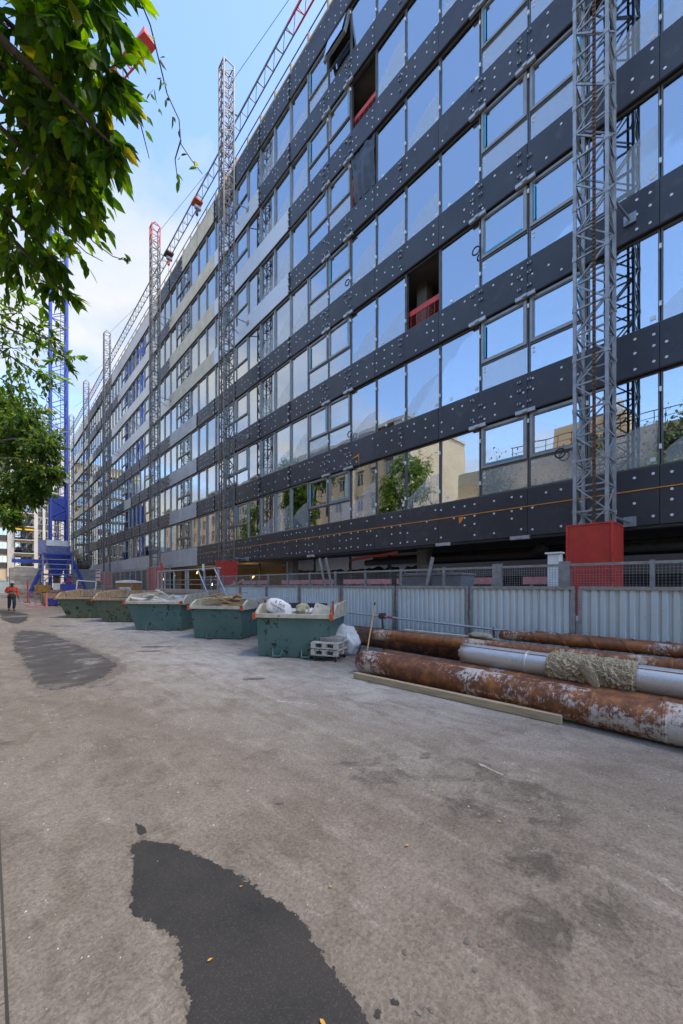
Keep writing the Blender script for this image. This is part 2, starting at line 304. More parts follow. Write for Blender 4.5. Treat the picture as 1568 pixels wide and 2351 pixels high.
# ------------------------------------------------------------------ ground
def ground_mat():
    m = bpy.data.materials.new('dusty_asphalt'); m.use_nodes = True; t = m.node_tree; b = t.nodes['Principled BSDF']
    g = N(t, 'ShaderNodeNewGeometry'); P = g.outputs['Position']
    big = noise_(t, P, .35, 5, .6, .4); mid = noise_(t, P, 1.7, 7, .66, .6); m2 = noise_(t, P, 7.5, 7, .7, .4); fine = noise_(t, P, 48, 5, .75); grit = noise_(t, P, 170, 3, .7)
    vo = N(t, 'ShaderNodeTexVoronoi'); vo.inputs['Scale'].default_value = 75; t.links.new(P, vo.inputs['Vector'])
    vsep = N(t, 'ShaderNodeSeparateColor'); t.links.new(vo.outputs['Color'], vsep.inputs[0]); cellv = vsep.outputs[0]
    col = mix_(t, ramp_(t, big, [(.35, 0), (.65, 1)]), (.186, .162, .138), (.232, .208, .186))
    col = mix_(t, ramp_(t, mid, [(.36, .8), (.52, 0)]), col, (.150, .128, .108))
    mp = N(t, 'ShaderNodeMapping'); mp.inputs['Scale'].default_value = (2.4, .7, 1); mp.inputs['Rotation'].default_value = (0, 0, .45); t.links.new(P, mp.inputs[0])
    drag = noise_(t, mp.outputs[0], 2.2, 8, .72, .5)
    col = mix_(t, ramp_(t, drag, [(.52, 0), (.70, .6)]), col, (.31, .285, .255))
    col = mix_(t, ramp_(t, m2, [(.32, .55), (.47, 0)]), col, (.118, .102, .088))
    col = mix_(t, ramp_(t, m2, [(.58, 0), (.72, .45)]), col, (.30, .275, .245))
    sp = N(t, 'ShaderNodeSeparateXYZ'); t.links.new(P, sp.inputs[0])
    # tyre tracks: wide shallow arcs, broken up
    def arc(cx, cy, R_, w):
        dx = math_(t, 'POWER', math_(t, 'SUBTRACT', sp.outputs[0], cx), 2); dy = math_(t, 'POWER', math_(t, 'SUBTRACT', sp.outputs[1], cy), 2)
        d_ = math_(t, 'ABSOLUTE', math_(t, 'SUBTRACT', math_(t, 'SQRT', math_(t, 'ADD', dx, dy)), R_))
        return math_(t, 'SUBTRACT', 1.0, math_(t, 'DIVIDE', d_, w), clamp=True)
    tr = None
    for a in ((-9.5, 1.0, 11.6, .13), (-9.5, 1.0, 13.2, .13), (14, 9, 12.4, .12), (14, 9, 10.9, .12), (-16, -3, 20.2, .14)):
        v = arc(*a); tr = v if tr is None else math_(t, 'MAXIMUM', tr, v)
    tr = math_(t, 'MULTIPLY', tr, ramp_(t, mid, [(.44, 0), (.58, .85)]), clamp=True)
    col = mix_(t, math_(t, 'MULTIPLY', tr, ramp_(t, drag, [(.35, .4), (.6, 1)])), col, (.135, .118, .102))
    st = noise_(t, P, 1.05, 6, .6, 1.0); st2 = noise_(t, P, 3.6, 7, .7, .8)
    col = mix_(t, ramp_(t, math_(t, 'ADD', math_(t, 'MULTIPLY', st, .58), math_(t, 'MULTIPLY', st2, .42)), [(.32, .8), (.41, 0)]), col, (.078, .068, .060))
    def blob(cx, cy, rx, ry):
        dx = math_(t, 'POWER', math_(t, 'DIVIDE', math_(t, 'SUBTRACT', sp.outputs[0], cx), rx), 2)
        dy = math_(t, 'POWER', math_(t, 'DIVIDE', math_(t, 'SUBTRACT', sp.outputs[1], cy), ry), 2)
        return math_(t, 'SUBTRACT', 1.0, math_(t, 'SQRT', math_(t, 'ADD', dx, dy)), clamp=True)
    # oil dragged about near the pipes
    oil = math_(t, 'MAXIMUM', blob(2.95, 1.45, .75, .8), math_(t, 'MAXIMUM', blob(2.6, 2.3, .5, .6), blob(2.2, .75, .6, .5)))
    col = mix_(t, math_(t, 'MULTIPLY', math_(t, 'MULTIPLY', oil, 2.2, clamp=True), ramp_(t, st2, [(.47, 0), (.60, .85)])), col, (.085, .074, .065))
    reg = math_(t, 'MAXIMUM', blob(3.6, 8.2, 2.6, 7.5), math_(t, 'MAXIMUM', blob(4.4, 4.2, 1.6, 3.6), blob(4.2, 16, 3.0, 12)))
    dust = math_(t, 'MULTIPLY', reg, ramp_(t, math_(t, 'ADD', math_(t, 'MULTIPLY', drag, .5), math_(t, 'MULTIPLY', mid, .5)), [(.40, .25), (.60, 1)]), clamp=True)
    col = mix_(t, math_(t, 'MULTIPLY', dust, 1.3, clamp=True), col, (.40, .385, .365))
    spark = noise_(t, P, 4.6, 8, .74, .6)
    col = mix_(t, ramp_(t, spark, [(.645, 0), (.72, .6)]), col, (.44, .42, .39))
    shade = math_(t, 'ADD', math_(t, 'ADD', math_(t, 'MULTIPLY', ramp_(t, fine, [(.28, 0), (.72, 1)]), .55), math_(t, 'MULTIPLY', ramp_(t, grit, [(.3, 0), (.7, 1)]), .40)), math_(t, 'ADD', math_(t, 'MULTIPLY', cellv, .32), .31))
    cmbs = N(t, 'ShaderNodeCombineColor'); [t.links.new(shade, cmbs.inputs[q]) for q in range(3)]
    col = mix_(t, 1.0, col, cmbs.outputs[0], 'MULTIPLY')
    t.links.new(col, b.inputs['Base Color']); b.inputs['Roughness'].default_value = .9; b.inputs['Specular IOR Level'].default_value = .25
    bn = N(t, 'ShaderNodeBump'); bn.inputs['Strength'].default_value = .8; bn.inputs['Distance'].default_value = .014
    hsum = math_(t, 'ADD', math_(t, 'ADD', math_(t, 'MULTIPLY', fine, .55), math_(t, 'MULTIPLY', grit, .3)), math_(t, 'MULTIPLY', m2, 1.0))
    t.links.new(hsum, bn.inputs['Height']); t.links.new(bn.outputs[0], b.inputs['Normal']); return m
def wet_mat():
    m = bpy.data.materials.new('wet_asphalt'); m.use_nodes = True; t = m.node_tree; b = t.nodes['Principled BSDF']
    g = N(t, 'ShaderNodeNewGeometry'); P = g.outputs['Position']
    fine = noise_(t, P, 75, 4, .7); mid = noise_(t, P, 3.2, 6, .6); grit = noise_(t, P, 240, 2, .6)
    col = mix_(t, ramp_(t, mid, [(.35, 0), (.7, 1)]), (.019, .018, .0175), (.031, .029, .0275))
    col = mix_(t, ramp_(t, fine, [(.60, 0), (.74, .7)]), col, (.085, .076, .069)); col = mix_(t, ramp_(t, noise_(t, P, 9, 8, .75), [(.64, 0), (.76, .6)]), col, (.10, .088, .076))
    col = mix_(t, ramp_(t, grit, [(.64, 0), (.78, .6)]), col, (.17, .155, .14))
    vo = N(t, 'ShaderNodeTexVoronoi'); vo.inputs['Scale'].default_value = 230; t.links.new(P, vo.inputs['Vector'])
    vs_ = N(t, 'ShaderNodeSeparateColor'); t.links.new(vo.outputs['Color'], vs_.inputs[0])
    col = mix_(t, ramp_(t, vs_.outputs[0], [(.84, 0), (.99, .5)]), col, (.085, .077, .070))
    col = mix_(t, ramp_(t, vs_.outputs[1], [(.0, .4), (.25, 0)]), col, (.010, .010, .010))
    t.links.new(col, b.inputs['Base Color'])
    t.links.new(ramp_(t, mid, [(.3, .55), (.7, .8)]), b.inputs['Roughness'])
    bn = N(t, 'ShaderNodeBump'); bn.inputs['Strength'].default_value = .3; bn.inputs['Distance'].default_value = .004
    t.links.new(fine, bn.inputs['Height']); t.links.new(bn.outputs[0], b.inputs['Normal']); return m
M['ground'] = ground_mat(); M['wet'] = wet_mat()
M['wetdusty'] = mat('damp_asphalt', (.058, .056, .057), (.085, .081, .078), 2.5, .85, c3=(.24, .23, .22), s3=1.5, t3=(.53, .68), spec=.2, bump=.1, bscale=60, world=True)
M['halo'] = mat('damp_edge', (.105, .092, .080), (.15, .13, .112), 9, .85, c3=(.19, .165, .14), s3=22, t3=(.48, .6), bump=.3, bscale=60, world=True)
M['chalk'] = mat('chalk_scuff', (.42, .41, .39), (.27, .25, .23), 22, .9, lo=.4, hi=.6, world=True)
M['stain'] = mat('oily_stain', (.085, .078, .072), (.125, .113, .104), 9, .75, c3=(.17, .155, .143), s3=14, t3=(.5, .6), bump=.3, bscale=60, world=True)
struct('ground', MB().add([(-260,-200,0),(260,-200,0),(260,420,0),(-260,420,0)], [(0,1,2,3)]), 'ground')
def patch(name, pts, amp, z=.004, seed=0, m='wet', cell=None):
    """flat damp area with a ragged, crumbling rim: small cells kept where distance to the rim plus noise is positive"""
    P = np.array(pts, float); lo_, hi_ = P.min(0)-amp*2, P.max(0)+amp*2
    cell = cell or max(.006, (hi_-lo_).max()/320)
    nx, ny = [int(v)+1 for v in (hi_-lo_)/cell]
    X, Y = np.meshgrid(lo_[0]+(np.arange(nx)+.5)*cell, lo_[1]+(np.arange(ny)+.5)*cell, indexing='ij')
    dist = np.full(X.shape, 1e9); ins = np.zeros(X.shape, bool)
    for k in range(len(P)):
        a, b = P[k], P[(k+1) % len(P)]; d = b-a
        t_ = np.clip(((X-a[0])*d[0]+(Y-a[1])*d[1])/max(d.dot(d), 1e-9), 0, 1)
        dist = np.minimum(dist, np.hypot(X-a[0]-t_*d[0], Y-a[1]-t_*d[1]))
        with np.errstate(divide='ignore', invalid='ignore'):
            ins ^= ((a[1] > Y) != (b[1] > Y)) & (X < (b[0]-a[0])*(Y-a[1])/(b[1]-a[1]+1e-12)+a[0])
    sd = np.where(ins, dist, -dist); keep = sd > amp*1.6
    f = .35/amp
    for a, b in np.argwhere((sd > -amp*1.6) & (sd <= amp*1.6)):
        q = Vector((X[a, b]*f*.4, Y[a, b]*f*.4, seed))
        n_ = mnoise.noise(q)*.9 + mnoise.noise(q*2.9)*.6 + mnoise.noise(q*7.7)*.6 + mnoise.noise(q*17)*.5
        keep[a, b] = sd[a, b] + n_*amp > 0
    idx = -np.ones((nx+1, ny+1), int); vs = []; fs = []
    def vid(a, b):
        if idx[a, b] < 0: idx[a, b] = len(vs); vs.append((lo_[0]+a*cell, lo_[1]+b*cell, z))
        return int(idx[a, b])
    for a in range(nx):
        col = keep[a]; b = 0
        while b < ny:
            if not col[b]: b += 1; continue
            c = b
            while c < ny and col[c]: c += 1
            fs.append((vid(a, b), vid(a+1, b), vid(a+1, c), vid(a, c))); b = c
    return struct(name, MB().add(vs, fs), m)

W1_ = [(0.67,2.66),(0.74,2.69),(0.84,2.54),(0.92,2.35),(0.99,2.16),(1.02,2.09),(1.05,1.95),(1.07,1.75),(1.12,1.65),(1.13,1.5),(1.12,1.34),(1.1,1.23),(1.08,1.13),(1.07,1.05),(1.05,0.96),(1.02,0.85),(0.5,1.32),(0.55,1.47),(0.6,1.53),(0.6,1.65),(0.63,1.76),(0.63,1.86),(0.59,1.97),(0.56,2.05),(0.54,2.09),(0.54,2.18),(0.57,2.3),(0.62,2.43)]
patch('wet_patch', W1_, .024, .004, 1)
c_ = Vector((.83, 1.75)); patch('damp_halo', [tuple(c_+(Vector(p)-c_)*1.035) for p in W1_], .045, .002, 2, 'halo')

patch('wet_patch', [(0.7,16.71),(0.89,17.84),(1.37,16.89),(1.64,14.44),(1.77,11.64),(1.95,10.27),(1.93,8.97),(1.72,8.11),(1.37,7.77),(1.08,7.46),(0.79,7.44),(0.62,7.7),(0.56,8.32),(0.55,9.43),(0.52,11.22),(0.55,13.72)], .11, .004, 5, 'wetdusty')
patch('damp_halo', [(.62,17.2),(.89,18.3),(1.45,17.2),(1.75,14.6),(1.9,11.8),(2.12,10.3),(2.1,8.8),(1.8,7.9),(1.4,7.5),(1.0,7.3),(.75,7.3),(.55,7.7),(.48,8.5),(.47,11)], .16, .002, 6, 'halo')
patch('wet_patch', [(0.75,2.91),(0.78,2.85),(0.77,2.75),(0.73,2.76)], .012, .004, 9)
patch('wet_patch', [(0.53,30.42),(0.91,30.07),(1.59,28.06),(1.3,22.35),(0.9,20.9),(0.47,23.11)], .15, .004, 3)
def stain(cx, cy, rx, ry, ang, seed, m):
    pts = [(cx+rx*math.cos(a)*math.cos(ang)-ry*math.sin(a)*math.sin(ang), cy+rx*math.cos(a)*math.sin(ang)+ry*math.sin(a)*math.cos(ang)) for a in [i*math.pi/6 for i in range(12)]]
    patch('stain', pts, min(rx, ry)*.6, .0035+seed*.0001, seed, m, cell=max(.004, max(rx, ry)/45))
for i, (x, y, rx, ry, a, m) in enumerate([(3.1,2.17,.08,.05,.3,'stain'),(1.62,.91,.022,.018,0,'stain'),(1.66,.86,.014,.012,0,'stain'),(1.37,1.07,.013,.016,0,'stain'),(1.22,.89,.012,.014,0,'stain'),(1.26,.86,.010,.012,0,'stain'),(1.53,.82,.010,.011,0,'stain'),(1.10,.99,.02,.015,0,'wet'),
    (1.18,.97,.012,.02,.4,'wet'),(3.4,5.95,.20,.07,-.6,'stain'),(3.3,10.7,.42,.16,-.7,'stain'),(2.95,10.1,.30,.12,-.7,'stain'),(5.2,7.8,.14,.10,0,'stain'),(1.25,7.25,.07,.05,0,'stain'),(1.45,7.2,.05,.04,0,'stain'),(1.61,2.44,.03,.012,-.7,'stain'),(2.1,18.6,.5,.2,-.8,'stain'),(1.2,25.5,.5,.6,0,'stain')]):
    stain(x, y, rx, ry, a, i*1.3, m)
for i, (x0, y0, x1, y1, w) in enumerate(((3.32, 1.75, 3.27, 1.50, .020), (4.0, 4.2, 4.4, 4.0, .06), (3.0, 4.6, 3.3, 4.1, .05))):
    d_ = Vector((x1-x0, y1-y0)); n_ = Vector((-d_.y, d_.x)).normalized()*w/2
    patch('chalk_scuff', [(x0+n_.x, y0+n_.y), (x1+n_.x, y1+n_.y), (x1-n_.x, y1-n_.y), (x0-n_.x, y0-n_.y)], w*.55, .003+i*.0001, i*2.1, 'chalk', cell=.006)

# kerb joint and left-hand pavement
kb = MB()
for i in range(40):
    kb.box(-.30, -10+i*1.0+.004, -.05, .028, -10+i*1.0+.996, .012)
kerb = struct('kerb', MB().box(-.29, -10, -.05, .060, 30, .006), 'dkroom')
for i in range(26):
    part('kerb_stone', MB().box(-.30, 0, 0, .048, .992, .010), 'ground', kerb, (0, -6+i*1.0, .004))
struct('pavement', MB().box(-40, -60, -.02, -.31, 120, .012), 'ground')

# ------------------------------------------------------------------ office building under construction
FX, MOD, Y0, PITCH, SILL, GH = 11.26, 1.444, 1.51, 3.235, 4.35, 2.15
BX = FX-.13                                     # face of the spandrel bands
YA, YB = -14.37, 85.26                          # ends of the facade
bld = thing('office_building', 'long seven storey office building under construction with mirrored windows and dark spandrel bands', 'building', (FX, 0, 0))
def sill(i): return SILL+PITCH*(i-1)
def bl(x, y, z): return (x-FX, y, z)
# carcass: floor slabs, columns, core walls, roof
for i in range(1, 8):
    part('floor_slab', MB().box(.10, YA, sill(i)-.95, 9.5, YB, sill(i)-.12), 'interior', bld)
part('roof_slab', MB().box(.10, YA, 26.0, 9.5, YB, 26.9), 'interior', bld)
part('core_wall', MB().box(7.0, YA, 3.4, 7.25, YB, 26.05), 'interior', bld)
part('end_wall', MB().box(.06, YB, .0, 9.5, YB+.3, 27.1), 'concg', bld)
part('end_wall', MB().box(.06, YA-.3, .0, 9.5, YA, 27.1), 'concg', bld)
colm = MB().box(.9, -.22, .96, 1.3, .22, 26.05).mesh('column', 'interior')
for k in range(-1, 10): inst('column', colm, bld, (0, 8.7+k*8.664, 0))
# spandrel bands
def btype(i, y):
    if i == 1: return 'dark' if y < 26 else 'concg'
    if i in (2, 3, 4):
        if y < 26: return 'dark'
        if y < 31.8: return 'concg'
        if i == 4 and y > 63.5: return 'beige'
        if i in (2, 3) and 43 < y < 46 and i == 3: return 'tank'
        if i == 2 and 69 < y < 75: return 'tank'
        return 'dark'
    if i in (5, 6):
        if y < 14.5: return 'dark'
        if y < 23.1: return 'silver'
        if y < 31.8: return 'conc'
        if y < 34.7: return 'dark' if i == 6 else 'metal'
        if y < 52: return 'metal'
        if y < 63.5: return 'dark'
        return 'beige'
    if i == 7:
        if y < 17.3: return 'dark'
        if y < 23.1: return 'silver'
        if y < 31.8: return 'conc'
        if y < 34.7: return 'dark'
        return 'metal' if (y < 50 or y > 66) else 'dark'
    if y < 23.1: return 'dark'
    if y < 28.9: return 'conc'
    if y < 34.7: return 'dark'
    return 'metal' if (y < 52 or 60 < y < 62 or y > 68) else 'dark'
PW = 2*MOD
def bandz(i):
    if i == 1: return 3.01, sill(1)-.02
    if i == 8: return sill(7)+GH+.03, 27.17
    return sill(i)-PITCH+GH+.035, sill(i)-.03
discs = []; pan = {}
meshes = {}
for i in range(1, 9):
    z0, z1 = bandz(i)
    for n in range(-5, 29):
        y0 = Y0+PW*n; t = btype(i, y0+.5)
        if (i, t) not in meshes:
            b = MB()
            if t == 'dark':                     # two sheets with an open joint, on a recessed backing
                hz = (z1-z0)
                b.box(0, .006, 0, .05, MOD-.004, hz); b.box(0, MOD+.004, 0, .05, PW-.006, hz)
            else: b.box(-.02, .007, .0, .05, PW-.007, z1-z0)
            meshes[(i, t)] = b.mesh('spandrel_panel', t)
        o = inst('spandrel_panel', meshes[(i, t)], bld, bl(BX, y0, z0), (0, 0, 0)); pan[(i, n)] = (o, t, y0, z0, z1)
        o.rotation_euler = (0, random.uniform(-.004, .004), random.uniform(-.0015, .0015))
    part('band_backing', MB().box(-.075, YA, z0+.03, .10, YB, z1-.02), 'soffit', bld)
    if i > 1: part('soffit_strip', MB().box(-.125, YA, z0-.03, .14, YB, z0-.004), 'soffit', bld)
    part('sill_trim', MB().box(-.10, YA, z1+.001, .0, YB, z1+.028), 'frame', bld)
part('band_soffit', MB().box(-.11, YA, 2.93, .5, YB, 2.995), 'soffit', bld)
dm = MB().tube((0, 0, 0), (-.010, 0, 0), .032, .028, 12).mesh('fastener_disc', 'disc', False)
for (i, n), (o, t, y0, z0, z1) in pan.items():
    if t != 'dark' or y0 < -4 or y0 > 62: continue
    rows = [.16, .5, .80] if i not in (1, 8) else [.13, .38, .58, .86]
    r = random.Random(i*100+n)
    for off in (.16, .46, .98, 1.30, 1.60, 1.98, 2.34, 2.74):
        jx = r.uniform(-.06, .06)
        for fr in rows:
            if r.random() < .60: discs.append((math.hypot(y0+off, z0-1.65), i, n, off+jx, (z1-z0)*fr+r.uniform(-.03, .03)))
discs.sort(); byp = {}
for k, (d, i, n, a, b) in enumerate(discs):
    if k < 295: inst('fastener_disc', dm, pan[(i, n)][0], (0, a, b))
    else: byp.setdefault((i, n), []).append((a, b))
for (i, n), l in byp.items():
    b = MB()
    for y, z in l: b.tube((0, y, z), (-.010, y, z), .031, .027, 8)
    part('fastener_disc', b, 'disc', pan[(i, n)][0], kind='stuff')
# orange chalk line and hanging tape on the lowest band
part('orange_line', MB().box(-.148, -6, 3.818, -.1335, 26, 3.842), 'orangeline', bld)
part('orange_flap', MB().prism([(-.15, 6.35, 3.80), (-.15, 6.52, 3.78), (-.15, 6.50, 3.58), (-.15, 6.40, 3.66)], (-.004, 0, 0)), 'orangeline', bld)
part('orange_flap', MB().prism([(-.15, 11.0, 6.95), (-.15, 11.55, 6.82), (-.15, 11.05, 6.86), (-.15, 11.0, 6.4)], (-.004, 0, 0)), 'orangeline', bld)
# brackets under the bands
plate = MB().box(-.17, -.27, -.05, -.085, .27, .05).box(-.20, -.06, -.03, -.17, .06, .04).mesh('bracket_plate', 'tank')
clip = MB().box(-.055, -.05, -.028, .0, -.02, .028).box(-.055, .02, -.028, .0, .05, .028).box(-.02, -.05, -.028, 0, .05, -.018).mesh('bracket_clip', 'galv')
for i in range(2, 8):
    z0, z1 = bandz(i)
    for yy in (4.40, 5.84, 11.62, 13.06):
        inst('bracket_plate', plate, bld, (0, yy+.05, z0-.02))
        for a in (-.12, .16):
            for fz in (.22, .58, .82):
                if random.random() < .85: inst('bracket_clip', clip, bld, bl(BX-.001, yy+a+.05, z0+fz*(z1-z0)))
        for yz in (8.9,):
            if yy == 4.40:
                for fz in (.25, .62, .8): inst('bracket_clip', clip, bld, bl(BX-.001, yz, z0+fz*(z1-z0)))
for yy in (7.1, 14.2, 4.6, 21.6): inst('bracket_plate', plate, bld, (.0, yy, 2.97))
slot = {}
for i in range(2, 9):
    z0, z1 = bandz(i); hz = z1-z0
    b = MB().box(-.035, -.05, 0, .0, .05, hz)
    slot[i] = b.mesh('joint_channel', 'soffit')
knob = MB().box(-.075, -.06, -.035, -.035, .06, .035).mesh('joint_knob', 'tank')
for i in range(2, 9):
    z0, z1 = bandz(i)
    for n in range(5, 22):
        if pan[(i, n)][1] != 'dark' and pan[(i, n-1)][1] != 'dark': continue
        o = inst('joint_channel', slot[i], bld, bl(BX, pan[(i, n)][2], z0))
        for fz in (.05, .38, .72): inst('joint_knob', knob, o, (0, 0, fz*(z1-z0)))
# glazing
def rect_frame(b, y0, z0, y1, z1, w, xa, xb):
    b.box(xa, y0, z0, xb, y0+w, z1); b.box(xa, y1-w, z0, xb, y1, z1)
    b.box(xa, y0+w, z0, xb, y1-w, z0+w); b.box(xa, y0+w, z1-w, xb, y1-w, z1)
G0 = .01
fx = MB(); rect_frame(fx, G0, 0, MOD-G0, GH, .035, -.03, .09); ME_FIX = fx.mesh('window', 'frame')
fx = MB(); rect_frame(fx, G0, 0, MOD-G0, GH, .05, -.07, .10); ME_FIXW = fx.mesh('window', 'sash')
fs = MB(); rect_frame(fs, G0, 0, MOD-G0, GH, .03, -.03, .09); fs.box(-.03, .04, .80, .09, MOD-.04, .85); ME_SASHF = fs.mesh('window', 'frame')
fo = MB(); rect_frame(fo, .045, .855, MOD-.045, GH-.035, .075, -.065, .05); rect_frame(fo, .13, .94, MOD-.13, GH-.12, .018, -.045, .05); ME_SASH = fo.mesh('sash_frame', 'sash')
def quad(w, h): return MB().add([(0,-w/2,-h/2),(0,w/2,-h/2),(0,w/2,h/2),(0,-w/2,h/2)], [(0,1,2,3)])
def panem(w, h): return MB().box(-.004, -w/2, -h/2, .004, w/2, h/2).mesh('pane', 'glass')
ME_PF, ME_PU, ME_PL = panem(MOD-.085, GH-.07), panem(MOD-.29, GH-.855-.035-.24), panem(MOD-.085, .765)
ME_ST = MB().box(-.006, -.05, -.045, 0, .05, .045).mesh('sticker', 'white')
ME_ST2 = MB().box(-.006, -.03, -.03, 0, .03, .03).mesh('sticker', 'white')
ME_CL = MB().box(-.05, -.022, -.055, 0, .022, .055).mesh('glazing_clip', 'white')
def film_mesh(v):
    top = [(.66-1.32*u, .25+.08*v+(.62+.07*v)*math.sin(u*1.5)**(.8+.25*(v % 2))) for u in [q/10 for q in range(11)]][::-1]
    return MB().prism([(0, -.66, -1.0), (0, .66, -1.0)] + [(0, y, -1.0+z) for y, z in reversed(top)], (.004, 0, 0)).mesh('protective_film', 'film')
FILM = [film_mesh(v) for v in (0, 1, 2, 3)] + [MB().box(0, -.66, -.37, .003, .66, .37).mesh('protective_film', 'film')]
tapev = MB().box(-.008, -.02, -.5, 0, .02, .5).mesh('blue_tape', 'bluetape'); tapeh = MB().box(-.008, -.5, -.02, 0, .5, .02).mesh('blue_tape', 'bluetape')
def is_sash(k): return k % 6 in (1, 2)
open_fixed = {(3, 4), (6, 6)}; plastic = {(5, 6)}
rest = MB(); restg = MB()
rj = random.Random(3)
def tilt(): return (0, rj.gauss(0, .0035), rj.gauss(0, .0048))
for k in range(-11, 58):
    y = Y0+MOD*k
    near = -1 <= k <= 40
    for i in range(1, 8):
        z = sill(i)
        if not near:
            rect_frame(rest, y+G0, z, y+MOD-G0, z+GH, .04, -.05, .09)
            if is_sash(k): rest.box(-.05, y+.04, z+.80, .09, y+MOD-.04, z+.86)
            restg.box(-.004, y+.05, z+.04, .004, y+MOD-.05, z+GH-.04); continue
        wide = y > 14.4
        if is_sash(k):
            w = inst('window', ME_SASHF, bld, (0, y, z)); zc = (.855+.12+GH-.035-.12)/2
            sf_rot = (0, 0, 0)
            opened = (i == 7 and k == 7)
            if opened:
                piv = bpy.data.objects.new('opened_sash', None)
                sf = inst('sash_frame', ME_SASH, w, (0, 0, 0)); sf.rotation_euler = (0, rad(0), rad(0))
                sf.location = (-.02, 0, 0); sf.rotation_euler = (0, rad(14), 0)
                sf.location = (-GH*math.sin(rad(14))*1.0+.0, 0, GH*(1-math.cos(rad(14))))
                up = inst('pane', ME_PU, w, (-.30, MOD/2, zc), (0, rad(14), 0))
            else:
                inst('sash_frame', ME_SASH, w)
                inst('pane', ME_PU, w, (-.01, MOD/2, zc), tilt())
            inst('lower_pane', ME_PL, w, (0, MOD/2, .4225), tilt())
            if y < 24 and not opened:
                if rj.random() < .6: inst('blue_tape', tapev, w, (-.05, .165 if rj.random() < .5 else MOD-.165, zc), scale=(1, 1, .98))
                if rj.random() < .22: inst('blue_tape', tapeh, w, (-.05, MOD/2, .975), scale=(1, 1.1, 1))
            if y < 16:
                inst('sticker', ME_ST2, w, (-.006, MOD-.12, .70)); inst('sticker', ME_ST2, w, (-.006, MOD-.12, .58))
                inst('glazing_clip', ME_CL, w, (-.03, 0.0, 1.9 if rj.random() < .5 else .45))
                if rj.random() < .55: inst('protective_film', FILM[4], w, (-.012, MOD/2, .42))
        else:
            w = inst('window', ME_FIXW if wide else ME_FIX, bld, (0, y, z))
            if (i, k) in open_fixed:
                b = MB(); b.box(.12, .05, .62, .15, MOD-.05, .80)
                for q in range(6): b.bar((.13, .05, .10+q*.1), (.13, MOD-.05, .10+q*.1), .010)
                for q in range(6): b.bar((.13, .08+q*.25, .03), (.13, .08+q*.25, .8), .014)
                part('safety_barrier', b, 'red', w); continue
            if (i, k) in plastic:
                gv, gf = [], []
                for a in range(15):
                    for c in range(22):
                        u, v = a/14, c/21
                        yy = .04+u*(MOD-.08)*(.82+.18*v); zz = .05+v*(GH-.1)
                        gv.append((-.08-.10*math.sin(u*3.1)*math.sin(v*3.1)+.09*mnoise.noise(Vector((u*8, v*2.0, 4)))+.06*mnoise.noise(Vector((u*4-v*7, v*4, 1))), yy, zz))
                for a in range(14):
                    for c in range(21): gf.append((a*22+c, (a+1)*22+c, (a+1)*22+c+1, a*22+c+1))
                part('plastic_sheet', MB().add(gv, gf), 'black', w, smooth=True)
                part('orange_tape', MB().bar((-.01, 1.32, .1), (-.01, 1.36, 1.3), .03, .03), 'orange', w)
                part('orange_tape', MB().bar((-.01, .12, .2), (-.01, .16, .9), .03, .03), 'orange', w); continue
            inst('pane', ME_PF, w, (0, MOD/2, GH/2), tilt())
            if y < 18:
                inst('sticker', ME_ST, w, (-.006, .14, .15+rj.uniform(-.03, .06))); 
                inst('sticker', ME_ST2 if rj.random() < .5 else ME_ST, w, (-.006, MOD-.28-rj.uniform(0, .3), .17))
                if y < 12:
                    inst('glazing_clip', ME_CL, w, (-.03, 0.0, .42)); inst('glazing_clip', ME_CL, w, (-.03, 0.0, 1.72))
                if rj.random() < .66: inst('protective_film', FILM[(k+i) % 4], w, (-.012, MOD/2, 1.045))
            elif rj.random() < .5: inst('sticker', ME_ST, w, (-.006, MOD/2+rj.uniform(-.3, .3), .16))
part('window', rest, 'frame', bld, kind='stuff'); part('pane', restg, 'glass', bld, kind='stuff')
part('yellow_insulation', MB().box(-.10, 7.35, sill(4)+GH+.01, -.02, 8.7, sill(4)+GH+.09), 'yellow', bld)
# coiled cables hanging at mullions
def torus(R, r, n=18, m=6):
    b = MB(); vs = []; fs = []
    for a in range(n):
        A = 2*math.pi*a/n
        for c in range(m):
            B = 2*math.pi*c/m; vs.append((r*math.sin(B), (R+r*math.cos(B))*math.cos(A), (R+r*math.cos(B))*math.sin(A)))
    for a in range(n):
        for c in range(m): fs.append((a*m+c, ((a+1) % n)*m+c, ((a+1) % n)*m+(c+1) % m, a*m+(c+1) % m))
    return b.add(vs, fs)
coil = torus(.12, .022).mesh('cable_coil', 'rubber', True)
for n_, (yy, zz, w_) in enumerate(((5.92, 11.95, 'third'), (11.55, 7.9, 'second'), (3.55, 5.1, 'lowest'), (11.7, 14.3, 'fourth'))):
    o = inst('cable_coil', coil, None, (FX-.16, yy, zz)); tag(o, 'coil of black cable hanging in front of the %s glazed storey' % w_, 'cable')
# roof edge: upstand cap, guard posts and rails
rg = thing('roof_guardrail', 'pale timber and steel guardrail standing along the roof edge', 'guardrail', (BX+.1, 0, 27.18))
pm_ = MB().box(-.04, -.05, 0, .04, .05, .72).bar((.0, 0, .66), (.45, 0, 0), .05).mesh('post', 'woodpale')
for k in range(-8, 58): inst('post', pm_, rg, (0, Y0+MOD*k, 0))
part('rail', MB().bar((-.02, YA, .70), (-.02, YB, .70), .035, .05), 'rack', rg); part('rail', MB().bar((0, YA, .30), (0, YB, .30), .03, .10), 'woodpale', rg)
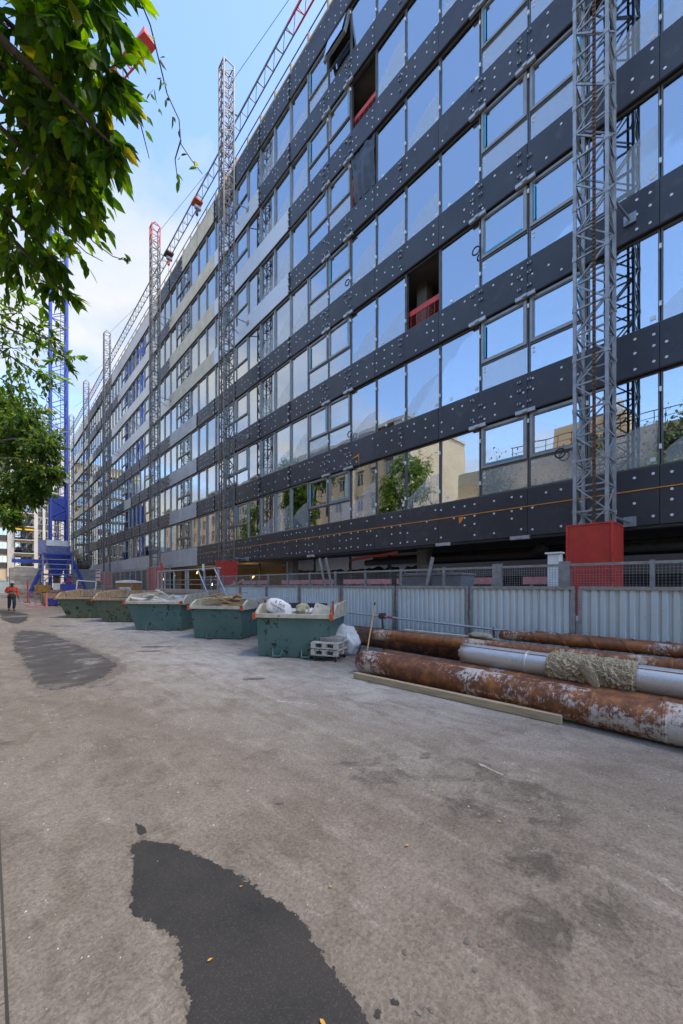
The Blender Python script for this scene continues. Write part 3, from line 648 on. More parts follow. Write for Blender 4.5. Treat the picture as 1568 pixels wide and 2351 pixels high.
# raised ground-floor slab, shop-front recess, services
struct('loading_slab', MB().box(8.36, -14, -.1, 24, YB, .95), 'concg')
part('recess_wall', MB().box(4.2, YA, .96, 4.4, YB, 2.95), 'dkroom', bld)
part('recess_ceiling', MB().box(.14, YA, 3.06, 7.0, YB, 3.3), 'dkroom', bld)
for q, (yy, zz, rr) in enumerate(((None, 2.62, .13), (None, 2.80, .09))):
    part('service_duct', MB().tube((1.3+q*.5, -4, zz), (1.3+q*.5, 12, zz-.02), rr, n=14), 'rubber', bld, smooth=True)
part('duct_branch', MB().tube((.5, 4.2, 2.70), (1.5, 4.9, 2.62), .15, n=14), 'rubber', bld, smooth=True)
part('red_strap', MB().bar((.1, 9.2, 2.85), (.6, 12.2, 2.72), .05, .10), 'red', bld)
for yy in (9.4, 11.1, 13.6, 16.4, 19.2, 22.3): part('shop_mullion', MB().box(1.9, yy-.05, .96, 1.98, yy+.05, 3.05), 'frame', bld)
for y0_, y1_ in ((9.5, 11.0), (11.2, 13.5), (13.7, 16.3), (16.5, 19.1)):
    gv, gf = [], []
    for a in range(13):
        for c in range(5): gv.append((1.85+.05*mnoise.noise(Vector((a*.7, c, y0_))), y0_+(y1_-y0_)*a/12, 3.0-.62*c/4*(1-.25*mnoise.noise(Vector((a*.5, 3, y0_))))))
    for a in range(12):
        for c in range(4): gf.append((a*5+c, (a+1)*5+c, (a+1)*5+c+1, a*5+c+1))
    part('torn_sheeting', MB().add(gv, gf), 'silver', bld, smooth=True)
part('concrete_beam', MB().box(.3, -10, 1.9, .6, 8.4, 2.35), 'brownp', bld)
# lit work lamps under the slab
for q, (yy, zz, xx, l) in enumerate(((28.5, 2.55, 13.2, .9), (31.5, 2.7, 12.8, .5), (26.5, 2.75, 13.0, .5), (39, 2.3, 12.6, 1.6), (41.5, 2.2, 12.4, 1.2), (36, 2.55, 12.6, .8), (22.5, 2.2, 12.9, .7))):
    o = part('strip_lamp', MB().tube((0, 0, 0), (.05, l*.7, -l*.35), .035, n=6), 'lamp', None, (xx, yy, zz)); tag(o, 'yellow glowing work light strip hung under the concrete slab', 'lamp', 'work light strips under the slab')
o = part('work_lamp', MB().add([v*.065 for v in ICO2[0]], ICO2[1]), 'lampw', None, (9.6, 21.6, 1.62)); tag(o, 'small bright round work lamp behind the ramp railing', 'lamp')
for nm, (xx, yy, zz, e) in dict(a=(12.9, 30, 2.4, 30), b=(12.6, 40, 2.2, 30), c=(13.2, 24, 2.4, 22)).items():
    ld = bpy.data.lights.new('work_light', 'POINT'); ld.energy = e; ld.color = (1, .6, .2); ld.shadow_soft_size = .2
    lo_ = bpy.data.objects.new('work_light', ld); C.objects.link(lo_); lo_.location = (xx, yy, zz)
# ------------------------------------------------------------------ corrugated hoarding
FXF, FH = 7.53, 1.61
def corr(w, h, n, d):
    b = MB(); pts = []
    p = w/n
    for i in range(n):
        x = i*p; k = d if i % 3 else d*1.25
        pts += [(x, 0), (x+p*.34, 0), (x+p*.44, -k), (x+p*.88, -k)] if i % 3 else [(x, 0), (x+p*.20, 0), (x+p*.32, -k), (x+p*.86, -k)]
    pts.append((w, 0)); m = len(pts)
    vs = [(x, y, z) for z in (0, h) for y, x in pts]
    vs += [(x+.003, y, z) for z in (0, h) for y, x in pts]
    fs = []
    for o in (0, 2*m): fs += [(o+i, o+i+1, o+m+i+1, o+m+i) for i in range(m-1)]
    return b.add(vs, fs)
ME_SH = corr(1.86, FH-.06, 14, .024).mesh('corrugated_sheet', 'fence')
ME_TR = MB().box(-.05, .01, FH-.055, .02, 1.95, FH).mesh('top_rail', 'galv')
ME_FP = MB().box(-.045, 0, 0, .01, .055, FH-.056).mesh('post', 'galv')
ME_BR = MB().box(-.05, .01, .01, .02, 1.95, .05).mesh('bottom_rail', 'galv')
spots = ['behind the nearest end of the rusty pipe stack', 'with the red mast box rising behind its end', 'behind the mud covered silver pipe', 'behind the left ends of the rusty pipes', 'behind the broom handle and white sack', 'behind the near green skip', 'between the two nearest green skips', 'behind the skip full of timber', 'ending at the ramp railing']
for k in range(-5, 7):
    y = 2.13+2.01*k
    lab = 'blue grey corrugated hoarding panel ' + (spots[k+1] if -1 <= k < 7 else 'beyond the pipe stack, continuing the site fence')
    if k == 6: lab = 'blue grey corrugated hoarding panel ' + spots[8]
    t = thing('hoarding_panel', lab, 'fence panel', (FXF, y+.03, 0), random.uniform(-.006, .006), 'corrugated hoarding panels')
    inst('corrugated_sheet', ME_SH, t, (0, .06, .03)); inst('top_rail', ME_TR, t); inst('bottom_rail', ME_BR, t); inst('post', ME_FP, t, (0, 0, 0)); inst('post', ME_FP, t, (0, 1.905, 0))
# ------------------------------------------------------------------ galvanised mesh guard on the slab edge
GX, GT = 8.62, 2.07
wm = MB()
for i in range(1, 26): wm.bar((0, .02+i*.052, .06), (0, .02+i*.052, 1.05), .005)
for j in range(1, 20): wm.bar((.004, .03, .06+j*.052), (.004, 1.37, .06+j*.052), .005)
ME_WM = wm.mesh('wire_mesh', 'galv')
ME_GR = MB().bar((0, .03, 1.085), (0, 1.37, 1.085), .05, .05).mesh('top_rail', 'galv')
ME_GP = MB().box(-.03, -.035, 0, .03, .035, 1.13).mesh('post', 'galv'); ME_GPW = MB().box(-.05, -.10, 0, .05, .10, 1.16).mesh('post', 'galv')
for k in range(-8, 12):
    y = 4.17+1.4*(k)-.10
    where = 'in front of the red mast box' if k == -1 else ('beside the red mast box' if k in (-2, 0) else ('above the hoarding under the dark facade' if k < 8 else 'beside the ramp railing'))
    t = thing('mesh_guard_panel', 'galvanised wire mesh guard panel ' + where, 'guard panel', (GX, y, .95), 0, 'wire mesh guard panels')
    inst('wire_mesh', ME_WM, t, kind='stuff'); inst('top_rail', ME_GR, t); inst('post', ME_GPW if k in (-1, 0) else ME_GP, t)
for q, (yy, hh, ln) in enumerate(((9.9, 2.55, .5), (9.55, 2.55, .5), (6.1, 2.35, -.35))):
    o = part('steel_plank', MB().bar((0, 0, 0), (0, ln, hh-.97), .10, .02, (1, 0, 0)), 'galv', None, (GX-.10, yy, .97)); tag(o, ['dark steel plank leaning on the mesh guard beside another plank', 'second steel plank leaning on the mesh guard', 'pale steel plank leaning alone on the mesh guard'][q], 'plank', 'leaning steel planks')
# red and white trestles, bins and box behind the guard
for q, yy in enumerate((3.4, 5.2, 6.3, 7.4, 9.0, 10.4, 11.6, 13.0, 14.6, 16.2, 18.0, 20.5)):
    t = thing('trestle_barrier', 'faded red trestle board on grey legs behind the wire mesh' if q else 'faded red trestle board beside the red mast box', 'barrier', (9.75+.25*(q % 3), yy, .95), random.uniform(-.15, .15), 'faded red trestles behind the mesh')
    part('board', MB().box(-.05, -.55, .70, .05, .55, .88), 'pink', t); 
    if q % 2: part('board', MB().box(-.04, -.5, .25, .04, .5, .40), 'pink', t)
    for a in (-.35, .35):
        part('leg', MB().box(-.03, a-.03, 0, .03, a+.03, .70), 'galv', t)
for q, yy in enumerate((5.55, 6.65)):
    t = thing('waste_container', ['grey plastic waste container with closed lid behind the mesh guard', 'second grey waste container standing next to a red trestle'][q], 'bin', (9.15, yy, .95), .05)
    b = MB(); b.add([(-.3,-.36,.15),(.3,-.36,.15),(.3,.36,.15),(-.3,.36,.15),(-.38,-.45,.92),(.38,-.45,.92),(.38,.45,.92),(-.38,.45,.92)], [(0,3,2,1),(4,5,6,7),(0,1,5,4),(1,2,6,5),(2,3,7,6),(3,0,4,7)])
    part('body', b, 'blockgrey', t, bevel=.02); part('lid', MB().box(-.42, -.48, .925, .42, .48, .985), 'blockgrey', t, bevel=.02)
    part('handle', MB().bar((-.40, -.2, 1.0), (-.40, .2, 1.0), .03).bar((-.40, -.2, .99), (-.40, -.2, 1.09), .03).bar((-.40, .2, .99), (-.40, .2, 1.09), .03), 'galv', t)
    for a in (-.3, .3): part('wheel', MB().tube((-.25, a-.03, .075), (-.25, a+.03, .075), .075, n=12), 'rubber', t); part('wheel', MB().tube((.25, a-.03, .075), (.25, a+.03, .075), .075, n=12), 'rubber', t)
t = thing('control_cabinet', 'pale grey electrical cabinet with lid beside the red mast box', 'cabinet', (9.5, 3.14, .95))
part('body', MB().box(-.10, -.13, .35, .10, .13, 1.38), 'white', t, bevel=.01); part('lid', MB().box(-.14, -.17, 1.385, .12, .17, 1.42), 'white', t); part('stand', MB().box(-.05, -.15, 0, .05, .15, .345), 'galv', t)
o = part('white_sheet', MB().prism([(0, -.6, 0), (0, .5, 0), (0, .1, .42), (0, -.1, .55), (0, -.4, .25)], (.25, 0, 0)), 'white', None, (9.1, 11.3, .95)); tag(o, 'white wrapped bundle lying behind the wire mesh guard', 'bundle')
o = part('yellow_hose', MB().path([(0, 0, .9), (0, .5, .75), (.0, 1.0, .68), (0, 1.5, .60)], .05, .05), 'yellow', None, (9.2, 17.1, .95)); tag(o, 'bright yellow hose behind the wire mesh guard', 'hose')
# ------------------------------------------------------------------ rack masts
MS = .61
def brace_m(p, q, w=.035): return MB().bar(p, q, w, w)
def mast(y, z1, label, detail, box='mesh', red_top=False, bmat='redmesh'):
    t = thing('rack_mast', label, 'mast', (9.7, y, .95), 0, 'climbing masts along the facade'); MM = 'mastnew' if detail else 'mast'
    H = z1-.95; s = MS; corners = [(0, 0), (0, -s), (s, -s), (s, 0)]
    lm = MB().box(-.032, -.032, 0, .032, .032, H).mesh('leg', MM)
    for cx, cy in corners: inst('leg', lm, t, (cx, cy, 0))
    bay = .565; n = int(H/bay)
    if detail:
        hm = [brace_m((corners[i][0]-corners[0][0], 0, 0), (0, 0, 1)) for i in range(4)]
        hor = brace_m((0, -.03, 0), (0, -s+.03, 0)).mesh('horizontal_bar', MM); L = math.hypot(s-.06, bay)
        dia = brace_m((0, -.03, .02), (0, -s+.03, bay-.02), .03).mesh('diagonal_brace', MM)
        for j in range(n):
            for f, (cx, cy) in enumerate(corners):
                rz = [0, rad(90), rad(180), rad(270)][f]
                inst('horizontal_bar', hor, t, (cx, cy, .05+j*bay), (0, 0, rz))
                flip = (j+f) % 2
                if flip: inst('diagonal_brace', dia, t, (cx, cy, .05+j*bay), (0, 0, rz))
                else:
                    nx, ny = corners[(f+1) % 4]
                    o = inst('diagonal_brace', dia, t, (nx, ny, .05+j*bay), (0, 0, rz)); o.scale = (1, -1, 1)
        col = MB()
        for cx, cy in corners:
            for j in range(0, n, 2): col.box(cx-.042, cy-.042, .05+j*bay-.05, cx+.042, cy+.042, .05+j*bay+.05)
        part('joint_collar', col, MM, t, kind='stuff')
    else:
        b = MB()
        for j in range(n):
            z = .05+j*bay
            for f in range(4):
                (ax, ay), (bx, by) = corners[f], corners[(f+1) % 4]
                b.bar((ax, ay, z), (bx, by, z), .035)
                if (j+f) % 2: b.bar((ax, ay, z), (bx, by, z+bay), .03)
                else: b.bar((bx, by, z), (ax, ay, z+bay), .03)
        part('lattice', b, 'mast', t, kind='stuff')
    # toothed rack on the camera-side face
    rk = MB().box(-.045, -s*.62-.028, 0, .0, -s*.62+.028, H-.2)
    if detail:
        for j in range(int((H-.3)/.09)): rk.box(-.07, -s*.62-.02, .05+j*.09, -.045, -s*.62+.02, .09+j*.09)
    part('rack', rk, 'rack', t)
    if red_top:
        b = MB()
        for cx, cy in corners: b.box(cx-.036, cy-.036, H-1.4, cx+.036, cy+.036, H+.003)
        part('red_top_section', b, 'red', t)
    # cap and stay
    cap = MB(); 
    for f in range(4): cap.bar((*corners[f], H), (*corners[(f+1) % 4], H), .05)
    cap.bar((0, 0, H), (s/2, -s/2, H+.45), .04); cap.bar((s, -s, H), (s/2, -s/2, H+.45), .04)
    part('mast_cap', cap, 'red' if red_top else 'mast', t)
    # ties to the facade
    for z in (2.2, 9.3, 15.9, 22.5):
        if z < H-2:
            part('wall_tie', MB().tube((s, 0, z), (BX-9.7-.03, .45, z-.05), .028, n=6), 'galv', t)
            part('wall_tie', MB().tube((s, -s, z), (BX-9.7-.03, -.75, z-.05), .028, n=6), 'galv', t)
            part('tie_plate', MB().box(BX-9.7-.06, -.87, z-.15, BX-9.7-.012, -.63, z+.08), 'galv', t)
    # guarded base
    if box:
        g = .12; hb = 2.0
        bx = MB()
        bx.box(-g, -s-g, 0, -g+.012, g, hb); bx.box(s+g-.012, -s-g, 0, s+g, g, hb); bx.box(-g+.013, -s-g, 0, s+g-.013, -s-g+.012, hb); bx.box(-g+.013, g-.012, 0, s+g-.013, g, hb)
        e = part('base_guard', bx, bmat, t)
        fr = MB()
        for cx in (-g, s+g):
            for cy in (-s-g, g): fr.box(cx-.02, cy-.02, 0, cx+.02, cy+.02, hb+.015)
        for z in (.02, hb*.5, hb): 
            fr.bar((-g-.004, -s-g, z), (-g-.004, g, z), .03); fr.bar((s+g+.004, -s-g, z), (s+g+.004, g, z), .03); fr.bar((-g, -s-g-.004, z), (s+g, -s-g-.004, z), .03)
        part('guard_edge', fr, 'red', e)
    return t
mast(2.80, 31, 'tall galvanised lattice mast with rusty rack on a bright red mesh box', True)
mast(20.85, 31.1, 'lattice mast with faded red base box standing behind the ramp railing', False)
mast(33.6, 30.7, 'lattice mast with red painted top section behind the brown toilet cabin', False, red_top=True)
mast(50.7, 30.2, 'plain topped lattice mast beside the red and white striped sign', False)
mast(63.3, 29.5, 'thin far lattice mast right of the blue tower crane', False)
mast(76.0, 28.9, 'farthest lattice mast at the end of the facade behind the blue crane', False)
# ------------------------------------------------------------------ monorail lifting beam along the roof
BXc, BZ, BH, BW = 10.78, 28.45, .60, .42
lb = thing('lifting_beam', 'long horizontal lattice beam running above the roof edge between the masts', 'beam', (BXc, 0, BZ))
for dx, dz in ((-BW/2, 0), (BW/2, 0), (0, BH)): part('chord', MB().bar((dx, -8, dz), (dx, 84, dz), .05), 'mast', lb)
b = MB(); br = MB(); rr = [(11.2, 15.2), (62, 66)]
yy = -8.0; j = 0
while yy < 84:
    tgt = br if any(a < yy < c for a, c in rr) else b
    tgt.bar((-BW/2, yy, 0), (0, yy+.45, BH), .03); tgt.bar((BW/2, yy, 0), (0, yy+.45, BH), .03)
    tgt.bar((0, yy+.45, BH), (-BW/2, yy+.9, 0), .03); tgt.bar((0, yy+.45, BH), (BW/2, yy+.9, 0), .03); tgt.bar((-BW/2, yy, 0), (BW/2, yy, 0), .03)
    yy += .9
for a, c in rr:
    for dx, dz in ((-BW/2, 0), (BW/2, 0), (0, BH)): br.bar((dx, a, dz), (dx, c, dz), .062)
part('lattice', b, 'mast', lb, kind='stuff'); part('red_lattice', br, 'red', lb, kind='stuff')
for y in (2.8, 20.85, 33.6, 50.7, 63.3, 76.0):
    part('support_arm', MB().bar((9.7+MS-BXc, y-.1, .55), (-BW/2, y-.6, .05), .06).bar((9.7+MS-BXc, y-.1, -.6), (-BW/2, y-.6, 0), .05), 'galv', lb)
    part('stay_cable', MB().tube((9.7+MS-BXc, y, 30.6-BZ), (0, y-9, BH), .012, n=5), 'rubber', lb)
for q, y in enumerate((26.66, 32.38)):
    t = thing('hoist_trolley', ['orange hoist trolley hanging on the lifting beam right of the red topped mast', 'dark hoist trolley with small orange block on the beam beside the red topped mast'][q], 'hoist', (BXc, y, BZ))
    part('trolley', MB().box(-.3, -.35, -.16, .3, .35, -.03), 'orange' if q == 0 else 'rack', t); part('motor', MB().tube((-.15, 0, -.4), (.25, 0, -.4), .16, n=10), 'galv', t)
    part('hook_block', MB().box(-.08, -.08, -.95, .08, .08, -.60), 'orange' if q else 'rubber', t); part('cable', MB().tube((0, 0, -3.2), (0, 0, -.17), .012, n=5), 'rubber', t)
# ------------------------------------------------------------------ ramp with railing
t = thing('access_ramp', 'galvanised access ramp platform with tubular railing and slanted braces', 'ramp', (8.0, 16.1, 0))
part('deck', MB().box(-.55, 0, 1.10, .30, 8.4, 1.19), 'galv', t); part('toe_board', MB().box(-.58, 0, 1.195, -.55, 8.4, 1.40), 'tank', t)
part('underframe', MB().box(-.5, .05, .92, -.42, 8.3, 1.095).box(.2, .05, .92, .28, 8.3, 1.095), 'galv', t)
for yy in (.1, 1.6, 3.6, 3.9, 5.6, 7.1, 7.6, 8.3): part('post', MB().box(-.53, yy-.035, 1.195, -.46, yy+.035, 2.33), 'tank', t)
for zz in (1.62, 1.85): part('mid_rail', MB().tube((-.49, .05, zz), (-.49, 8.35, zz+.03), .02, n=6), 'galv', t)
part('top_rail', MB().tube((-.49, -.1, 2.36), (-.49, 8.35, 2.39), .035, n=8), 'tank', t)
for yy in (.25, 2.1): part('brace', MB().tube((-.60, yy, 2.33), (-.60, yy-1.35, 1.0), .035, n=8), 'tank', t)
for yy in (.3, 2.9, 5.5, 8.2): part('support_leg', MB().box(-.48, yy-.04, 0, -.40, yy+.04, .915), 'galv', t)
part('notice_plate', MB().box(-.545, 1.5, 2.28, -.535, 1.75, 2.6), 'white', t)
t = thing('marker_post', 'tall red topped grey post standing by the ramp end', 'post', (7.9, 25.0, 0))
part('pole', MB().tube((0, 0, 0), (0, 0, 2.35), .055, n=8), 'galv', t); part('red_cap', MB().tube((0, 0, 2.352), (0, 0, 2.95), .075, .06, n=8), 'red', t)
# upright mesh fences beyond the ramp
mf = MB()
for i in range(1, 20): mf.bar((0, i*.075, 0), (0, i*.075, 1.9), .006)
for i in range(1, 25): mf.bar((0, 0, i*.076), (0, 1.5, i*.076), .006)
rect_frame(mf, 0, 0, 1.5, 1.92, .05, -.02, .02); ME_MF = mf.mesh('site_fence', 'galv')
for k in range(14):
    o = inst('site_fence', ME_MF, None, (8.55+.03*(k % 2), 25.4+1.58*k, .95)); tag(o, 'tall galvanised wire site fence panel along the slab edge' if k < 8 else 'tall galvanised wire site fence panel near the grey block stack', 'fence panel', 'wire site fence panels')
# guard rails of thin galvanised tube on the ground, left of the toilet
for k in range(5):
    y0 = 31.5+2.4*k
    t = thing('tube_barrier', 'thin galvanised tube barrier standing between the skips and the slab', 'barrier', (6.9, y0, 0), 0, 'thin tube barriers')
    part('top_rail', MB().tube((0, 0, 1.52), (0, 2.2, 1.5), .02, n=6), 'galv', t); part('mid_rail', MB().path([(0, 0, 1.25), (0, 1.1, 1.17), (0, 2.2, 1.25)], .016, .016), 'galv', t)
    for a in (0, 2.2): part('leg', MB().tube((0, a, 0), (0, a, 1.55), .022, n=6), 'galv', t)
# ------------------------------------------------------------------ skips
def skip(x, y, ang, L, D, h, fl, fr, label, body='green', rim='rim', hooks=2, left_up=.26, right_up=.26, back_up=.32):
    t = thing('waste_skip', label, 'skip', (x, y, 0), ang, 'green waste skips')
    dz = .02
    A = [(0, 0), (L, 0), (L, D), (0, D)]; Bt = [(-fl, -.06), (L+fr, -.06), (L+fr, D+.05), (-fl, D+.05)]
    zt = [h, h, h+back_up*.0, h+back_up*.0]
    vs = [(a, b, dz) for a, b in A] + [(a, b, z) for (a, b), z in zip(Bt, zt)]
    w = .05; inn = [(a+(w if i in (0, 3) else -w), b+(w if i < 2 else -w), .10) for i, (a, b) in enumerate(A)]
    int_ = [(a+(w if i in (0, 3) else -w), b+(w if i < 2 else -w), h) for i, (a, b) in enumerate(Bt)]
    b = MB(); b.add(vs + inn + int_, [(3,2,1,0),(0,1,5,4),(1,2,6,5),(2,3,7,6),(3,0,4,7),(8,9,10,11),(9,8,12,13),(10,9,13,14),(11,10,14,15),(8,11,15,12),(4,5,13,12),(5,6,14,13),(6,7,15,14),(7,4,12,15)])
    part('body', b, body, t)
    # rim: box section round the top
    ox = .07
    part('front_rim', MB().box(-fl-ox, -.06-ox, h-.065, L+fr+ox, -.06, h+.03), rim, t, bevel=.008)
    for sx, up in ((-1, left_up), (1, right_up)):
        x0 = -fl-ox if sx < 0 else L+fr; x1 = -fl if sx < 0 else L+fr+ox
        pr = [(x0, -.055, h-.09), (x0, D+.05, h-.09), (x0, D+.05, h+.06+max(up, back_up)), (x0, .28, h+up), (x0, .02, h+.06)]
        part('side_wing', MB().prism(pr, (x1-x0, 0, 0)), rim, t, bevel=.006)
        part('corner_marker', MB().box(x0-.006, -.06-ox-.006, h-.10, x1+.006+(.0), -.06-ox+.05, h+.042), 'orange', t)
    part('back_wall', MB().box(-fl, D+.052, h-.1, L+fr, D+.10, h+back_up), rim, t)
    part('corner_strip', MB().box(L-.005, -.012, dz, L+.012, .01, h-.1) if fr < .05 else MB().bar((L, 0, dz), (L+fr, -.055, h-.1), .02), body, t)
    xs = [L*.30, L*.72] if hooks == 2 else [L*.36]
    for hx in xs:
        k = MB().box(hx-.10, -.13, .03, hx+.10, -.02, .055).bar((hx-.12, -.02, .20), (hx-.085, -.12, .045), .025).bar((hx+.12, -.02, .20), (hx+.085, -.12, .045), .025)
        k.box(hx-.16, -.012, .21, hx+.16, -.001, .235)
        part('lifting_lug', k, body, t)
    part('skid', MB().box(.05, .1, 0, L-.05, .2, .019).box(.05, D-.2, 0, L-.05, D-.1, .019), 'rubber', t)
    return t
def sang(dx, dy): return math.atan2(dy, dx)
sk5 = skip(4.55, 7.74, sang(.575, -.818), 1.60, 1.45, .96, .02, .10, 'green skip loaded with a printed sack and rubbish, next to the pallet trolley', back_up=.12, left_up=.22, right_up=.22)
sk4 = skip(4.64, 11.65, sang(.577, -.817), 1.54, 1.77, .97, .10, .02, 'green skip heaped with timber boards, single lug at its foot', hooks=1, back_up=.18, left_up=.2, right_up=.2)
sk3 = skip(3.92, 15.11, sang(.652, -.758), 1.70, 1.91, 1.01, .36, .02, 'blue green skip filled with white rubble and broken plaster', back_up=.20)
sk2 = skip(3.69, 19.34, sang(.656, -.754), 1.62, 1.8, 1.01, .42, .06, 'dirty green skip with scratched flank and rusty inner back wall, beside the rubble skip', 'greenold', 'rimrust', back_up=.34)
sk1 = skip(2.84, 22.74, sang(.736, -.676), 1.75, 1.8, .99, .5, .06, 'dirty green skip with rusty rim, closest to the blue crane', 'greenold', 'rimrust', back_up=.34)
def local(t, p):
    c, s_ = math.cos(t.rotation_euler[2]), math.sin(t.rotation_euler[2])
    return (t.location[0]+p[0]*c-p[1]*s_, t.location[1]+p[0]*s_+p[1]*c, p[2])
def fill(t, L, D, h, m, seed, amp=.12, fl=0):
    vs = []; fs = []; n = 22
    for i in range(n):
        for j in range(n):
            u, v = i/(n-1), j/(n-1)
            z = h+amp*(1.4*mnoise.noise(Vector((u*4, v*4, seed)))+.8*mnoise.noise(Vector((u*11, v*11, seed))))
            if i in (0, n-1) or j in (0, n-1): z = h-.15
            vs.append((-fl+.07+u*(L+fl-.14), .02+v*(D-.06), z))
    for i in range(n-1):
        for j in range(n-1): fs.append((i*n+j, (i+1)*n+j, (i+1)*n+j+1, i*n+j+1))
    return part('load', MB().add(vs, fs), m, None, t.location, t.rotation_euler)
tag(fill(sk3, 1.70, 1.91, 1.02, 'rubble', 2, .11, .3), 'heap of pale plaster rubble filling the blue green skip', 'rubble')['kind'] = 'stuff'
tag(fill(sk5, 1.60, 1.45, .90, 'rubble', 5, .08), 'mixed pale rubbish filling the skip by the pallets', 'rubbish')['kind'] = 'stuff'
tag(fill(sk4, 1.54, 1.77, .93, 'wood', 8, .05), 'broken wood filling the timber skip', 'wood waste')['kind'] = 'stuff'
r = random.Random(11)
# broken plasterboard and boards in the rubble skip
for q in range(9):
    p = local(sk3, (r.uniform(-.1, 1.5), r.uniform(.15, 1.3), 1.10+r.uniform(0, .12)))
    w, l = r.uniform(.15, .4), r.uniform(.25, .6)
    o = part('plaster_fragment', MB().prism([(0, 0, 0), (l, .03, 0), (l*.9, w, 0), (l*.4, w*1.2, 0), (-.04, w*.7, 0)], (0, 0, .02)), 'rubble' if q % 3 else 'white', None, p, (r.uniform(-.6, .6), r.uniform(-.7, .3), r.uniform(0, 6)))
    tag(o, 'broken pale plasterboard fragment on top of the rubble skip', 'plaster', 'plaster fragments in the rubble skip')
# planks in the timber skip
for q in range(30):
    if q < 12:
        p = local(sk4, (.55+r.uniform(-.02, .02), .12+q*.115, 1.02+.006*q)); l = 1.0+r.uniform(-.1, .12); ra = sk4.rotation_euler[2]+r.uniform(-.04, .04); rt = (0, r.uniform(-.03, .03), ra); lab = 'slim timber batten lying in a neat row in the timber skip'; gp = 'battens in a row'
    else:
        p = local(sk4, (r.uniform(.0, .75), r.uniform(0.05, 1.2), 1.06+r.uniform(0, .14) + (.08 if q > 22 else 0))); l = r.uniform(.4, .95); rt = (r.uniform(-.3, .3), r.uniform(-.22, .18), sk4.rotation_euler[2]+r.uniform(-.7, .7)); lab = 'loose broken timber board on the heap in the timber skip'; gp = 'loose boards in the timber skip'
    w = r.uniform(.05, .10) if q < 12 else r.uniform(.05, .14)
    o = part('timber_board', MB().box(0, -w/2, 0, l, w/2, .025), 'wood', None, p, rt); tag(o, lab, 'board', gp)
# skip by the pallets: printed sack, black crate, crumpled bag, board
vs = []
for v in ICO4[0]:
    x, y, z = v
    p = Vector((math.copysign(abs(x)**.6, x)*.33*(1-.12*z), math.copysign(abs(y)**.8, y)*.12, math.copysign(abs(z)**.6, z)*.20))
    vs.append(p + mnoise.noise_vector(p*6)*.03)
t = thing('printed_sack', 'white plastic sack with grey lettering slumped in the near skip', 'sack', local(sk5, (.42, .22, 1.08)))
t.rotation_euler = (rad(-18), rad(28), sk5.rotation_euler[2])
part('bag', MB().add(vs, ICO4[1]), 'sack', t, smooth=True)
for sx, (txt, sz, zz, m_) in enumerate((('a Sce', .13, .10, 'ink'), ('PANNEAUX', .075, -.01, 'ink'), ('ISOLABLE', .045, -.08, 'ink'))):
    inst('lettering', text_mesh(txt, sz, m_), t, (-.0, -.165, zz), (rad(90), 0, 0))
t = thing('slatted_crate', 'black slatted plastic panel standing up behind the printed sack', 'crate', local(sk5, (.35, 1.0, .98))); t.rotation_euler = (rad(-12), 0, sk5.rotation_euler[2])
part('panel', MB().box(0, 0, 0, 1.0, .03, .20), 'rubber', t)
for q in range(9): part('slat', MB().box(.03+q*.11, -.02, .02, .06+q*.11, -.002, .2), 'rubber', t)
part('pale_strip', MB().box(.0, -.03, -.02, 1.0, -.021, .06), 'white', t)
vs = [v*.15 + mnoise.noise_vector(v*2.3)*.06 for v in ICO3[0]]
M['mossbag'] = mat('yellowed_bag', (.42, .38, .17), (.25, .25, .2), 9, .7, c3=(.6, .6, .58), s3=8, t3=(.55, .62), bump=.5)
o = part('crumpled_bag', MB().add(vs, ICO3[1]), 'mossbag', None, local(sk5, (.98, .25, 1.05)), smooth=True); tag(o, 'crumpled yellowish bag on the rubbish in the near skip', 'bag')
vs = [v*.11 + mnoise.noise_vector(v*3)*.05 for v in ICO3[0]]
o = part('crumpled_bag', MB().add(vs, ICO3[1]), 'sack', None, local(sk5, (1.18, .3, 1.0)), smooth=True); tag(o, 'small crumpled white bag beside the yellowish bag in the skip', 'bag')
t = thing('leaning_board', 'pale board leaning inside the right end of the near skip', 'board', local(sk5, (1.25, .10, .93))); t.rotation_euler = (rad(-20), rad(6), sk5.rotation_euler[2])
part('panel', MB().prism([(-.05, 0, 0), (.40, 0, 0), (.36, 0, .27), (.02, 0, .33)], (0, .02, 0)), 'rim', t)
for nm, p in (('l', (-.06, .5, 1.0)), ('r', (1.75, .0, 1.0)), ('r2', (1.73, .9, 1.0))):
    part('stake', MB().box(-.02, -.02, 0, .02, .02, .32), 'orange', sk5, (p[0], p[1], .96))
# ------------------------------------------------------------------ pallet trolley with slab
pal = thing('pallet_trolley', 'two stacked weathered half pallets on small black castors', 'pallet', (5.10, 6.52, 0), math.atan2(-.60, .30))
PL, PD = .62, .72
for lev in range(2):
    z = .125+lev*.15
    for a in (0, PD/2-.04, PD-.08): part('runner', MB().box(0, a, z, PL, a+.08, z+.022), 'palletwood', pal)
    for a in (0, PL/2-.05, PL-.10):
        for b_ in (0, PD/2-.04, PD-.08): part('block', MB().box(a, b_+.002, z+.0225, a+.10, b_+.078, z+.105), 'palletwood', pal)
    for a in range(6): part('deck_board', MB().box(a*.108, 0, z+.1055, a*.108+.085, PD, z+.127), 'palletwood', pal)
for a in (.08, PL-.08):
    for b_ in (.08, PD-.08):
        w = part('castor', MB().tube((a-.018, b_, .05), (a+.018, b_, .05), .05, n=12), 'rubber', pal); part('fork', MB().box(a-.03, b_-.02, .06, a-.02, b_+.02, .124).box(a+.02, b_-.02, .06, a+.03, b_+.02, .124), 'galv', w)
c_, s_ = math.cos(pal.rotation_euler[2]), math.sin(pal.rotation_euler[2])
pp = [(-.20,-.10,0),(-.05,-.16,0),(.16,-.15,0),(.21,-.02,0),(.18,.13,0),(-.02,.17,0),(-.19,.10,0)]
